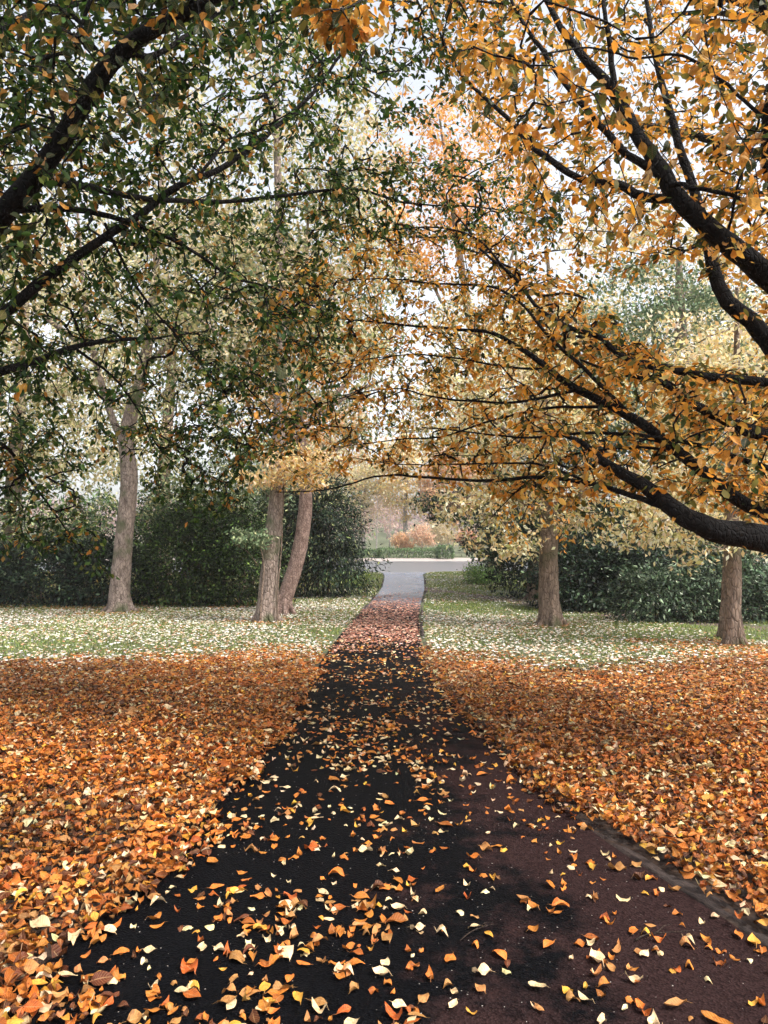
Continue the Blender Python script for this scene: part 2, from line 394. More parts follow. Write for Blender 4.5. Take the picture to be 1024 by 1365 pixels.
def stone_mesh(k):
    """rough block 1 long, 1 wide, 1 high with chipped, rounded top edges; origin at bottom centre"""
    xs = np.array([-.5, -.46, -.16, .15, .46, .5]); prof = [(-.5, 0), (-.5, .72), (-.38, .97), (.0, 1.0), (.36, .95), (.5, .68), (.5, 0)]
    V = []
    for q, x in enumerate(xs):
        e = .82 if q in (0, 5) else 1.0
        for (u, z) in prof:
            V.append((x + .02 * rng.standard_normal(), u * (.9 if e < 1 else 1) + .07 * rng.standard_normal() * (z > 0), z * e + .07 * rng.standard_normal() * (z > 0)))
    n = len(prof); F = []
    for q in range(len(xs) - 1):
        for u in range(n - 1): F.append([q * n + u, q * n + u + 1, (q + 1) * n + u + 1, (q + 1) * n + u])
    me = add_mesh('edging_stone', V, [F, [list(range(n - 1, -1, -1)), [(len(xs) - 1) * n + u for u in range(n)]]], M_stone)
    d = me.data; bpy.data.objects.remove(me); return d
stone_meshes = [stone_mesh(k) for k in range(6)]
kerb = bpy.data.objects.new('kerb', None); COL.objects.link(kerb); kerb['kind'] = 'structure'
for E, sgn in ((edgeR, 1), (edgeL, -1)):
    y = .8 if sgn > 0 else 20.0
    while y < 40:
        Ls = rng.uniform(.22, .5); ym = y + Ls / 2
        x0, x1 = float(E(y)), float(E(y + Ls)); ang = math.atan2(Ls, x1 - x0)
        o = bpy.data.objects.new('edging_stone', stone_meshes[rng.integers(6)]); COL.objects.link(o); o.parent = kerb
        o.location = ((x0 + x1) / 2 + sgn * .065, ym, float(gz((x0 + x1) / 2, ym)) - .108 + rng.uniform(-.014, .012))
        o.rotation_euler = (rng.normal(0, .07), rng.normal(0, .04), ang + rng.normal(0, .05) + (math.pi if rng.random() < .5 else 0))
        o.scale = (math.hypot(Ls, x1 - x0) - .018, rng.uniform(.075, .11), rng.uniform(.085, .105))
        y += Ls

# lake
m, nt, p, out = new_mat('lake_water'); L = nt.links
tc = node(nt, 'ShaderNodeTexCoord'); mp = node(nt, 'ShaderNodeMapping'); mp.inputs['Scale'].default_value = (.5, 1.6, 1); L.new(tc.outputs['Object'], mp.inputs[0])
n1 = node(nt, 'ShaderNodeTexNoise', Scale=1.5, Detail=4.0); L.new(mp.outputs[0], n1.inputs['Vector'])
p.inputs['Base Color'].default_value = (.12, .125, .135, 1); p.inputs['Roughness'].default_value = .34; p.inputs['IOR'].default_value = 1.33
bp = node(nt, 'ShaderNodeBump', Strength=.6, Distance=.06); L.new(n1.outputs[0], bp.inputs['Height']); L.new(bp.outputs[0], p.inputs['Normal'])
wx, wy = np.linspace(-120, 120, 41), np.linspace(44, 84, 21)
X, Y = np.meshgrid(wx, wy, indexing='ij'); i, j = np.meshgrid(np.arange(40), np.arange(20), indexing='ij'); a = (i * 21 + j).ravel()
lake = add_mesh('lake', np.stack([X, Y, X * 0 - .62], -1).reshape(-1, 3), [np.stack([a, a + 21, a + 22, a + 1], -1)], m)
lake['kind'] = 'structure'

# ------------------------------------------------------------------ growing branches towards points
def grow(limbs, A, maxlen=1.6, sag=.06, tip_r=.0022, expo=.46, seg=.16):
    """limbs: list of (points, radii). A: tips. Returns per-limb list of (chain points, chain radii, leafy chain)"""
    P, R, D, limb, par = [], [], [], [], []
    for k, (pts, rad) in enumerate(limbs):
        d = norm(np.gradient(pts, axis=0))
        for q in range(len(pts)):
            if q < 2 : continue
            P.append(pts[q]); R.append(rad[q]); D.append(d[q]); limb.append(k); par.append(-1)
    cap = len(P) + len(A) * 14
    PP = np.zeros((cap, 3)); PP[:len(P)] = P; n = len(P)
    DD = list(D); limb = list(limb)
    d0 = np.array([np.min(np.sum((PP[:n] - q) ** 2, 1)) for q in A])
    chains = []; owner = [-1] * n
    for q in A[np.argsort(d0)]:
        d2 = np.sum((PP[:n] - q) ** 2, 1); b = int(np.argmin(d2)); d = math.sqrt(d2[b])
        if d > maxlen or d < .03: continue
        s = PP[b]; ns = int(np.clip(round(d / seg), 2, 10))
        perp = rng.standard_normal(3) * d * .10
        c1 = s + DD[b] * d * .42 + np.array([0, 0, .10 * d]) + perp
        t = np.linspace(0, 1, ns + 1)[:, None]
        C = (1 - t) ** 2 * s + 2 * t * (1 - t) * c1 + t * t * (q - np.array([0, 0, sag * d]))
        C[1:-1] += rng.standard_normal((ns - 1, 3)) * d * .018
        T = norm(np.gradient(C, axis=0))
        PP[n:n + ns] = C[1:]
        DD += list(T[1:]); limb += [limb[b]] * ns; owner += [len(chains)] * ns
        chains.append([C, T, owner[b], limb[b], 1, n])
        n += ns
    for c in reversed(chains):
        if c[2] >= 0: chains[c[2]][4] += c[4]
    out = []
    for c in chains:
        r0 = tip_r * c[4] ** expo; nn = len(c[0])
        out.append((c[0], np.linspace(r0, max(tip_r * .7, r0 * .45), nn), c[1], c[3]))
    return out

LEAFVAR = {}
def leaf_variant(key, mat, lod=0, n=5, curl=1.0):
    """a handful of shared unit-length leaf meshes with a stalk"""
    if key in LEAFVAR: return LEAFVAR[key]
    res = []
    for q in range(n):
        V, T, S, Q = leaf_verts([1.0], [rng.uniform(.44, .76)], [rng.uniform(.05, .5) * curl], [rng.uniform(-.3, .7) * curl], [rng.normal(0, .5) * curl], [rng.uniform(.03, .14) * curl], lod, .12 if key[0] == 'canopy' else .2)
        V = V[0]; k = len(V)
        st = np.array([[0, .014, V[2][2] if lod == 0 else 0], [0, -.014, V[2][2] if lod == 0 else 0], [-.16, -.006 + .03, .015], [-.16, .008 + .03, .015], [-.27, .05, .01]])
        o = add_mesh('leaf', np.vstack([V, st]), [Q, [[k, k + 1, k + 2, k + 3]], [[k + 3, k + 2, k + 4]]], mat, uv=np.vstack([np.stack([T, S], -1), np.tile([[.5, 0]], (5, 1))]), smooth=True)
        res.append(o.data); bpy.data.objects.remove(o)
    LEAFVAR[key] = res; return res
def frame_matrix(P, X, N, s):
    X = X / np.linalg.norm(X); N = N - X * N.dot(X); N = N / np.linalg.norm(N); Yv = np.cross(N, X)
    M = Matrix.Identity(4)
    for r in range(3): M[r][0], M[r][1], M[r][2], M[r][3] = X[r] * s, Yv[r] * s, N[r] * s, P[r]
    return M

# ------------------------------------------------------------------ the two near trees that arch over the path
def limb_px(ctrl, r0, r1, per=5, powr=1.0):
    pts = catmull([ray_point(*c) for c in ctrl], per)
    pts[2:] += .012 * np.cumsum(rng.standard_normal(pts[2:].shape), 0) * .35
    t = np.linspace(0, 1, len(pts)) ** powr
    return pts, (r0 * (1 - t) + r1 * t) * .78
def limb_w(ctrl, r0, r1, per=5):
    pts = catmull(ctrl, per); t = np.linspace(0, 1, len(pts)); return pts, r0 * (1 - t) + r1 * t
def in_poly(px, py, poly):
    poly = np.asarray(poly, float); c = np.zeros(len(px), bool); j = len(poly) - 1
    for i in range(len(poly)):
        xi, yi = poly[i]; xj, yj = poly[j]
        c ^= ((yi > py) != (yj > py)) & (px < (xj - xi) * (py - yi) / (yj - yi + 1e-9) + xi); j = i
    return c
def attract(poly, n, limbs, spread=.8, lo=3.3, hi=10.5, dbias=0.0, holes=()):
    """tips round the limbs; their distance follows the limb they hang from"""
    poly = np.asarray(poly, float)
    lp = np.concatenate([l[0] for l in limbs]); lx, ly, ld = project(lp)
    out = []
    while len(out) < n:
        px = rng.uniform(poly[:, 0].min(), poly[:, 0].max(), 400); py = rng.uniform(poly[:, 1].min(), poly[:, 1].max(), 400)
        ok = in_poly(px, py, poly)
        for h in holes: ok &= ~in_poly(px, py, h)
        for x, y in zip(px[ok], py[ok]):
            d2 = (lx - x) ** 2 + (ly - y) ** 2; k = np.argpartition(d2, 6)[:6]
            d = ld[rng.choice(k)] + rng.normal(0, spread) + dbias
            out.append(ray_point(x, y, float(np.clip(d, lo, hi))))
    return np.array(out[:n])

def near_tree(name, label, base, trunk, limbs, tips, pal, classes, nleaf, llen):
    root = thing(name, label, 'tree', base)
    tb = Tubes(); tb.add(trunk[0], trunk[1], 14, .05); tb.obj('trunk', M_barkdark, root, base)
    chains = grow(limbs, tips, maxlen=3.0, tip_r=.003, expo=.47)
    per = [Tubes() for _ in limbs]
    for k, (pts, rad) in enumerate(limbs): per[k].add(pts, rad, 9, .06)
    P, Xd, Nn, Ln = [], [], [], []
    for C, R, T, k in chains:
        per[k].add(C, R, 5)
        seglen = np.linalg.norm(np.diff(C, axis=0), axis=1); cl = np.concatenate([[0], np.cumsum(seglen)])
        tot = cl[-1]; lo = max(min(tot * .15, tot - .2), tot - .62); nl = max(6, int(nleaf * rng.uniform(.7, 1.3) * min(1, (tot - lo) / .34)))
        s = np.linspace(lo, tot, nl) + rng.normal(0, .01, nl); jit = rng.standard_normal((nl, 3)) * .03
        pos = np.stack([np.interp(s, cl, C[:, q]) for q in range(3)], -1) + jit; dr = norm(np.stack([np.interp(s, cl, T[:, q]) for q in range(3)], -1))
        up = np.array([0, 0, 1.]); sd = norm(np.cross(dr, up) + 1e-4) * np.where(np.arange(nl) % 2, 1, -1)[:, None]
        x = norm(dr * .55 + sd * .75 + np.array([0, 0, -1.]) * rng.uniform(.15, 1.1, (nl, 1)) + rng.standard_normal((nl, 3)) * .22)
        nm = norm(np.array([0, 0, 1.]) + rng.standard_normal((nl, 3)) * .45)
        P.append(pos + x * .012); Xd.append(x); Nn.append(nm); Ln.append(llen * rng.uniform(.66, 1.15, nl))
    P, Xd, Nn, Ln = np.concatenate(P), np.concatenate(Xd), np.concatenate(Nn), np.concatenate(Ln)
    n = len(P)
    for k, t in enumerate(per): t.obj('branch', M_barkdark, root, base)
    Wd = Ln * rng.uniform(.5, .64, n)
    cl, idx = pick(pal, n)
    px, py, d = project(P)
    seen = (px > -10) & (px < 1034) & (py > -10) & (py < 800) & (d > .5)
    score = np.where(seen, Ln / np.maximum(d, .3), 0)
    top = np.argsort(-score)[:290]; rest = np.ones(n, bool); rest[top] = False
    r = rest
    f = int(r.sum())
    VV, FF, CC, nv = [], [], [], 0
    for msk, lod in ((rest & seen & (d < 6.6), 1), (rest & ~(seen & (d < 6.6)), 3)):
        f = int(msk.sum())
        V, F, c, uv = leaf_cloud(P[msk], Xd[msk], Nn[msk], Ln[msk], Wd[msk], rng.uniform(.05, .5, f), rng.uniform(-.1, .5, f), rng.normal(0, .25, f), np.full(f, .04), cl[msk], lod)
        VV.append(V); FF.append(F + nv); CC.append(c); nv += len(V)
    crown = add_mesh('crown', np.concatenate(VV), FF, M_canopy, root, base, col=np.concatenate(CC), smooth=True); crown['kind'] = 'stuff'
    b = np.asarray(base)
    for q in top:
        me = leaf_variant(('canopy', classes[idx[q]]), LEAFMATS[classes[idx[q]]])
        o = bpy.data.objects.new('leaf', me[rng.integers(len(me))]); COL.objects.link(o); o.parent = crown
        o.matrix_local = frame_matrix(P[q] - b, Xd[q], Nn[q], Ln[q])
    print(name, n, 'leaves', len(chains), 'twigs')
    return root

LEAFMATS = {k: leaf_mat('leaf_' + k, lin(h), transl=.42, rough=.45, veins=True) for k, h in
            dict(dark_green='2e4022', olive='6f6c30', amber='d0923a', gold='dea850', tan='c49a64').items()}

# --- tree on one side: dark green leaves just turning
BL = (-3.75, 5.6, 0.0)
trunkL = (catmull([(-3.75, 5.6, -.15), (-3.72, 5.6, .9), (-3.62, 5.62, 2.0), (-3.7, 5.66, 3.4), (-3.55, 5.7, 5.2), (-3.5, 5.5, 7.4), (-3.3, 5.5, 9.2)], 5), None)
trunkL = (trunkL[0], np.interp(np.linspace(0, 1, len(trunkL[0])), [0, .06, .2, .5, 1], [.36, .28, .25, .15, .04]))
LL = [
 limb_px([(-168, 600, 5.6), (-100, 470, 5.4), (-30, 340, 5.2), (20, 262, 5.0), (70, 190, 4.85), (130, 95, 4.7), (190, 45, 4.55), (260, 5, 4.45), (340, -60, 4.35), (430, -150, 4.2)], .12, .032),
 limb_px([(128, 98, 4.7), (165, 75, 4.75), (200, 77, 4.85), (235, 60, 5), (290, 25, 5.3), (340, 0, 5.6)], .034, .010),
 limb_px([(40, 240, 4.95), (100, 245, 5.2), (160, 258, 5.6), (230, 266, 6.0), (300, 268, 6.5), (380, 260, 7), (470, 250, 7.4), (540, 268, 7.8), (640, 272, 8.2), (730, 283, 8.5)], .036, .007),
 limb_px([(-168, 420, 5.6), (-60, 325, 5.5), (10, 288, 5.4), (60, 283, 5.5), (130, 290, 5.8), (190, 310, 6.1), (250, 335, 6.4), (310, 375, 6.8), (370, 393, 7.2), (440, 425, 7.6)], .045, .006),
 limb_px([(-168, 540, 5.6), (-60, 455, 5.6), (0, 418, 5.6), (60, 370, 5.7), (120, 325, 5.9), (175, 290, 6.1), (240, 240, 6.3), (300, 215, 6.5), (350, 180, 6.7), (400, 135, 6.9), (440, 90, 7.1), (485, 15, 7.3), (500, -60, 7.5)], .062, .010),
 limb_px([(225, 255, 6.25), (270, 225, 6.4), (300, 185, 6.6), (345, 168, 6.8), (390, 150, 7.1)], .022, .008),
 limb_px([(-168, 600, 5.6), (-50, 520, 5.9), (0, 494, 6.2), (50, 478, 6.6), (95, 462, 7), (150, 453, 7.4), (200, 450, 7.8), (270, 440, 8.3)], .062, .008),
 limb_px([(98, 463, 7.0), (150, 500, 7.3), (190, 555, 7.5), (215, 600, 7.7), (260, 640, 8.0)], .018, .005),
 limb_px([(-168, 640, 5.6), (-60, 605, 6.2), (0, 590, 6.8), (40, 640, 7.2), (75, 690, 7.5), (110, 745, 7.8)], .034, .005),
 limb_px([(140, 298, 5.8), (180, 380, 6.3), (240, 450, 6.7), (300, 520, 7.2), (330, 590, 7.6)], .016, .005),
 limb_w([(-3.6, 5.66, 4.2), (-2.9, 4.4, 5.6), (-1.9, 3.2, 6.6), (-.6, 2.2, 7.2)], .07, .012),
 limb_w([(-3.65, 5.66, 3.4), (-5.0, 5.0, 4.6), (-6.6, 4.6, 5.4)], .07, .012),
 limb_w([(-3.55, 5.7, 5.2), (-2.8, 7.2, 6.8), (-1.8, 8.6, 7.8)], .06, .010),
 limb_w([(-3.6, 5.62, 2.4), (-4.2, 3.8, 3.6), (-3.6, 2.0, 4.4), (-2.6, .6, 4.9)], .08, .012),
]
holeC = [(468, 95), (560, 110), (640, 190), (640, 215), (560, 225), (470, 240)]
tipsL = np.concatenate([
 attract([(-220, -220), (500, -220), (480, 60), (465, 250), (440, 340), (455, 420), (365, 500), (310, 550), (240, 600), (130, 620), (60, 640), (-220, 640)], 4100, LL[:10], .85, dbias=.7),
 attract([(-60, 560), (60, 590), (130, 690), (150, 770), (60, 740), (-60, 740)], 170, [LL[8]], .4),
 attract([(180, 560), (330, 560), (330, 680), (250, 690), (190, 650)], 150, [LL[7], LL[9]], .4),
 attract([(300, 420), (460, 400), (470, 520), (400, 600), (320, 620), (250, 560)], 190, [LL[9], LL[3]], .5),
 attract([(440, 215), (560, 205), (680, 215), (760, 250), (740, 330), (640, 330), (540, 310), (440, 330)], 300, [LL[2]], .45),
 attract([(380, 20), (640, -30), (610, 90), (560, 150), (490, 100), (400, 120)], 100, [LL[4]], .6),
 attract([(470, 60), (600, 50), (640, 150), (610, 215), (500, 200)], 55, [LL[4], LL[2]], .7),
 np.stack([rng.uniform(-6.5, -1.2, 150), rng.uniform(-.5, 4.4, 150), rng.uniform(4.2, 7.6, 150)], -1),
 np.stack([rng.uniform(-6.5, -2.0, 80), rng.uniform(4, 9, 80), rng.uniform(5.5, 9, 80)], -1)])
palL = [('28401a', 40), ('446028', 28), ('74803a', 18), ('a88e50', 8), ('bd8238', 6)]
near_tree('broadleaf_tree', 'tall tree with dark green leaves and black limbs arching over the path', BL, trunkL, LL, tipsL, palL,
          ['dark_green', 'dark_green', 'olive', 'tan', 'amber'], 14, .073)

# --- tree on the other side: amber leaves
BR = (4.35, 6.0, 0.0)
trunkR = catmull([(4.35, 6.0, -.15), (4.32, 6.0, .8), (4.25, 6.0, 1.8), (4.3, 5.95, 3.2), (4.2, 5.8, 5.0), (4.0, 5.8, 7.2), (3.9, 5.6, 9.2)], 5)
trunkR = (trunkR, np.interp(np.linspace(0, 1, len(trunkR)), [0, .06, .2, .5, 1], [.36, .28, .25, .15, .04]))
LR = [
 limb_px([(1248, 740, 6.0), (1120, 738, 5.7), (1024, 721, 5.5), (970, 712, 5.4), (925, 697, 5.4), (885, 674, 5.5), (845, 645, 5.7), (805, 618, 5.9), (770, 590, 6.1), (725, 572, 6.4)], .17, .010),
 limb_px([(888, 677, 5.5), (840, 660, 5.7), (790, 645, 6), (712, 637, 6.4), (640, 640, 6.8), (560, 632, 7.2), (500, 633, 7.5), (430, 652, 7.9), (365, 655, 8.2)], .030, .006),
 limb_px([(1248, 770, 6.05), (1120, 732, 6.2), (1024, 685, 6.1), (977, 660, 6.05), (937, 630, 6), (892, 595, 6), (852, 567, 6.1), (807, 542, 6.2), (762, 517, 6.4), (727, 492, 6.6), (687, 467, 6.8), (647, 447, 7.0), (587, 439, 7.3), (512, 432, 7.6), (430, 425, 7.9)], .085, .007),
 limb_px([(1248, 560, 6), (1120, 530, 6), (1024, 510, 5.9), (942, 502, 5.9), (892, 492, 6), (857, 487, 6.1), (822, 470, 6.2), (792, 445, 6.4), (752, 430, 6.6), (712, 405, 6.9), (682, 370, 7.1), (642, 340, 7.4), (617, 305, 7.7), (575, 250, 8)], .055, .007),
 limb_px([(1248, 620, 6.0), (1120, 600, 5.85), (1024, 580, 5.6), (982, 567, 5.5), (947, 550, 5.5), (915, 533, 5.6), (880, 510, 5.8), (830, 500, 6.0), (770, 480, 6.3)], .085, .010),
 limb_px([(1248, 600, 6), (1130, 470, 5.5), (1024, 378, 5.0), (987, 342, 4.9), (952, 310, 4.8), (912, 272, 4.8), (882, 235, 4.8), (857, 195, 4.8), (832, 160, 4.9), (802, 112, 5), (762, 60, 5.1), (732, 20, 5.2), (690, -60, 5.4)], .115, .018),
 limb_px([(884, 238, 4.8), (837, 200, 4.85), (802, 160, 4.9), (762, 115, 5.0), (727, 65, 5.1), (697, 25, 5.2), (670, -30, 5.3)], .034, .012),
 limb_px([(828, 152, 4.91), (817, 110, 4.93), (814, 65, 4.95), (807, 30, 4.95), (796, -20, 5.0)], .030, .015),
 limb_px([(1248, 660, 6.1), (1120, 560, 6), (1040, 480, 5.9), (1000, 430, 5.9), (968, 405, 5.9), (950, 365, 6), (935, 300, 6.1), (905, 215, 6.3), (880, 120, 6.5), (860, 20, 6.8), (850, -80, 7)], .115, .015),
 limb_px([(902, 264, 4.82), (852, 262, 5.1), (812, 245, 5.3), (772, 240, 5.5), (727, 215, 5.7), (697, 195, 5.9), (672, 170, 6.1), (637, 140, 6.3), (607, 110, 6.5), (587, 75, 6.7), (565, 20, 6.9)], .042, .010),
 limb_px([(885, 240, 4.8), (907, 246, 4.75), (947, 256, 4.65), (992, 275, 4.5), (1060, 315, 4.4), (1120, 330, 4.3)], .022, .010),
 limb_px([(1248, 420, 5.8), (1120, 380, 5.0), (1050, 300, 4.6), (1024, 220, 4.4), (1022, 150, 4.35), (1030, 70, 4.3), (1005, 10, 4.3), (980, -60, 4.3)], .075, .020),
 limb_px([(967, 322, 4.82), (977, 280, 4.75), (992, 210, 4.6), (1012, 155, 4.4)], .013, .008),
 limb_px([(1020, 160, 4.36), (985, 125, 4.4), (950, 95, 4.5), (905, 70, 4.6), (850, 75, 4.7), (790, 60, 4.7), (700, 70, 4.4), (640, 60, 3.9)], .014, .005),
 limb_px([(767, 520, 6.35), (727, 530, 6.6), (682, 535, 6.9), (612, 531, 7.2), (562, 525, 7.5), (512, 517, 7.8), (430, 540, 8.1)], .020, .006),
 limb_px([(790, 645, 6.0), (720, 618, 6.5), (667, 615, 6.8), (612, 617, 7.1), (537, 620, 7.5), (470, 610, 7.8)], .016, .005),
 limb_px([(727, 530, 6.6), (700, 575, 6.9), (660, 605, 7.2), (600, 610, 7.5)], .010, .004),
 limb_px([(565, 20, 6.9), (540, -30, 6.2), (500, -10, 5.0), (470, 10, 4.2), (430, 20, 3.8)], .012, .005),
 limb_w([(4.25, 5.85, 4.2), (3.4, 4.5, 5.6), (2.3, 3.2, 6.6), (1.0, 2.2, 7.2)], .07, .012),
 limb_w([(4.3, 5.95, 3.4), (5.6, 5.4, 4.6), (7.2, 5.0, 5.4)], .07, .012),
 limb_w([(4.2, 5.8, 5.0), (3.3, 7.2, 6.8), (2.2, 8.6, 7.8)], .06, .010),
 limb_w([(4.28, 5.97, 2.4), (4.6, 4.0, 3.6), (4.0, 2.2, 4.4), (3.0, .8, 4.9)], .08, .012),
 limb_w([(4.2, 5.8, 4.6), (4.4, 7.6, 6.6), (4.2, 9.4, 8.2), (3.6, 11, 9.2)], .07, .012),
 limb_w([(4.28, 5.95, 3.4), (5.0, 8.0, 5.0), (4.8, 10.0, 6.2), (4.0, 11.6, 7.0)], .07, .012),
 limb_w([(4.25, 5.9, 4.0), (3.4, 7.6, 5.6), (2.6, 9.4, 6.8), (1.8, 10.8, 7.4)], .06, .010),
]
FINE = [   # long thin boughs fanning from the trunk side
 limb_px([(1248, 640, 6.0), (1120, 640, 5.9), (1024, 625, 5.8), (950, 600, 5.8), (880, 585, 5.9), (800, 578, 6.1), (720, 585, 6.4), (640, 580, 6.7), (560, 572, 7.1)], .036, .006),
 limb_px([(852, 567, 6.1), (790, 500, 6.2), (735, 450, 6.4), (690, 400, 6.7), (640, 380, 7.0), (570, 375, 7.4), (500, 370, 7.8), (420, 380, 8.2)], .024, .006),
 limb_px([(807, 542, 6.2), (740, 545, 6.5), (660, 560, 6.9), (590, 585, 7.2), (520, 590, 7.5), (450, 600, 7.8)], .018, .005),
 limb_px([(727, 492, 6.6), (670, 490, 6.9), (600, 480, 7.2), (530, 478, 7.5), (450, 490, 7.9)], .016, .005),
 limb_px([(682, 370, 7.1), (640, 320, 7.3), (590, 300, 7.5), (530, 300, 7.8), (460, 310, 8.1)], .016, .005),
 limb_px([(937, 630, 6.0), (880, 600, 6.2), (800, 600, 6.5), (740, 615, 6.8), (690, 650, 7.1), (650, 690, 7.3)], .016, .005)]
LR = LR + FINE
HOLE_R = [(805, 385), (880, 350), (985, 375), (1010, 490), (900, 485), (830, 440)]      # opening through which the green tree shows
tipsR = np.concatenate([
 attract([(650, -220), (1250, -220), (1250, 560), (900, 560), (640, 480), (640, 330), (700, 260), (600, 110), (540, -60)], 1900, LR[2:16], .8, dbias=.8, holes=[HOLE_R]),
 attract([(430, 290), (560, 300), (650, 300), (900, 480), (1250, 520), (1250, 690), (1000, 690), (900, 650), (760, 665), (640, 655), (480, 622), (400, 640), (330, 600), (320, 520), (350, 430)], 1900, LR[:5] + LR[14:17] + FINE, .75, dbias=.7, holes=[HOLE_R]),
 attract([(640, -200), (1250, -200), (1250, 340), (800, 340), (660, 260), (600, 100)], 620, LR[22:25], 1.0, lo=7.0, hi=12.5),
 attract([(640, 640), (720, 600), (1060, 640), (1060, 730), (960, 690), (780, 730), (680, 740)], 60, LR[:2], .8, dbias=1.5, hi=9),
 attract([(400, -40), (560, -40), (560, 60), (410, 60)], 12, [LR[17]], .15, lo=3.4, hi=4.2),
 attract([(390, -60), (680, -60), (640, 120), (560, 60), (400, 50)], 90, [LR[17], LR[9]], .6, lo=4, hi=8),
 attract([(600, 40), (720, 40), (720, 230), (640, 220)], 20, [LR[13]], .3, lo=3.4, hi=4.6),
 np.stack([rng.uniform(1.6, 7.0, 150), rng.uniform(-.5, 4.4, 150), rng.uniform(4.2, 7.6, 150)], -1),
 np.stack([rng.uniform(2.4, 7.0, 80), rng.uniform(4, 9, 80), rng.uniform(5.5, 9, 80)], -1)])
palR = [('de9838', 36), ('eab050', 22), ('d8b06c', 12), ('7c7638', 17), ('404c26', 13)]
near_tree('broadleaf_tree', 'tall tree with amber leaves and a heavy low black limb', BR, trunkR, LR, tipsR, palR,
          ['amber', 'gold', 'tan', 'olive', 'dark_green'], 14, .075)

# ------------------------------------------------------------------ trees further off
def crown_cloud(P, pal, length, spread_n=.6, down=.5, lod=2, ratio=.55):
    n = len(P); x = norm(rng.standard_normal((n, 3)) + np.array([0, 0, -down])); nm = norm(np.array([0, 0, .9]) + rng.standard_normal((n, 3)) * spread_n)
    Ln = length * rng.uniform(.65, 1.25, n); c, _ = pick(pal, n)
    return leaf_cloud(P, x, nm, Ln, Ln * ratio, rng.uniform(.1, .6, n), rng.uniform(-.1, .4, n), np.zeros(n), np.zeros(n), c, lod)
def ellipsoid_pts(blobs, n, lo=.35):
    w = np.array([b[3] * b[4] * b[5] for b in blobs]) ** .8; w /= w.sum(); k = rng.choice(len(blobs), n, p=w); B = np.array(blobs)[k]
    d = norm(rng.standard_normal((n, 3))); r = (lo ** 3 + (1 - lo ** 3) * rng.random((n, 1))) ** (1 / 3)
    return B[:, :3] + d * r * B[:, 3:]
def far_tree(name, label, base, trunk, radii, limbs, blobs, ntips, per, leaf, pal, bark, mat=None, clump=.33, cat='tree', group=None, stem=None, flat=.5):
    base = (base[0], base[1], float(gz(base[0], base[1])))
    root = thing(name, label, cat, base, group)
    b = np.array(base); T = catmull(np.array(trunk) + b, 6); R = np.interp(np.linspace(0, 1, len(T)), np.linspace(0, 1, len(radii)), radii)
    tb = Tubes(); tb.add(T, R, 14, .07)
    if radii[0] > .15:                                           # root flare running out into the turf
        a0 = rng.random() * 6.28
        for k in range(5):
            an = a0 + k * 1.257 + rng.normal(0, .25); dv = np.array([math.cos(an), math.sin(an), 0]); rr0 = radii[1]
            tb.add(catmull([b + dv * rr0 * .55 + [0, 0, .55], b + dv * rr0 * .95 + [0, 0, .2], b + dv * rr0 * 1.5 + [0, 0, .03], b + dv * rr0 * 2.3 + [0, 0, -.08]], 3), np.linspace(rr0 * .42, rr0 * .16, 10), 7, .08)
    ls = [(T, R)]
    for (c, r0, r1) in limbs:
        pts = catmull(np.array(c) + b, 5); rr = np.linspace(r0, r1, len(pts)); tb.add(pts, rr, 8, .08); ls.append((pts, rr))
    tips = ellipsoid_pts([(q[0] + b[0], q[1] + b[1], q[2] + b[2], *q[3:]) for q in blobs], ntips)
    tips = tips[tips[:, 2] > b[2] + .5]
    lim = [(p_[len(p_) // 2 if k == 0 else 0:], r_[len(p_) // 2 if k == 0 else 0:]) for k, (p_, r_) in enumerate(ls)]
    ch = grow(lim, tips, maxlen=9, tip_r=.006, expo=.42, seg=.5)
    for C, Rr, _, _ in ch: tb.add(C[::2] if len(C) > 4 else C, Rr[::2] if len(C) > 4 else Rr, 3)
    tb.obj(stem or 'trunk', bark, root, base)
    Pn = []
    for C, Rr, Tn, _ in ch:
        n = int(per * 2.0 * rng.uniform(.5, 1.5)); t = rng.random(n) ** .6
        k = t * (len(C) - 1); i0 = np.minimum(k.astype(int), len(C) - 2); f = (k - i0)[:, None]
        s0 = max(0, 1 - 1.6 / max(np.linalg.norm(C[-1] - C[0]), .1))
        k = (s0 + (1 - s0) * t) * (len(C) - 1); i0 = np.minimum(k.astype(int), len(C) - 2); f = (k - i0)[:, None]
        Pn.append(C[i0] * (1 - f) + C[i0 + 1] * f + rng.standard_normal((n, 3)) * clump * np.array([1, 1, flat]))
    Pn = np.concatenate(Pn); Pn = Pn[Pn[:, 2] > b[2] + .3]
    V, F, c, uv = crown_cloud(Pn, pal, leaf * 1.15)
    add_mesh('crown', V, [F], mat or M_far, root, base, col=c)['kind'] = 'stuff'
    return root

buff = [('ddd0aa', 30), ('cdbf8c', 26), ('a3a46e', 20), ('e8d4ae', 16), ('757c50', 8)]
cream = [('ecd49c', 34), ('e0bc78', 26), ('d4b26a', 16), ('a8a05c', 10), ('f2e2c0', 14)]
gold = [('d89a3e', 40), ('e3b060', 30), ('c98a38', 18), ('a89a50', 12)]
orange = [('e89a44', 40), ('f0b468', 40), ('d88838', 20)]
greyg = [('7f8f6a', 34), ('667a58', 30), ('4d6345', 22), ('a3aa80', 14)]
yew_tones = [('1f3022', 44), ('2b3f2c', 36), ('45573c', 20)]
midg = [('3f5a34', 34), ('557040', 30), ('2e4529', 24), ('7d8a50', 12)]

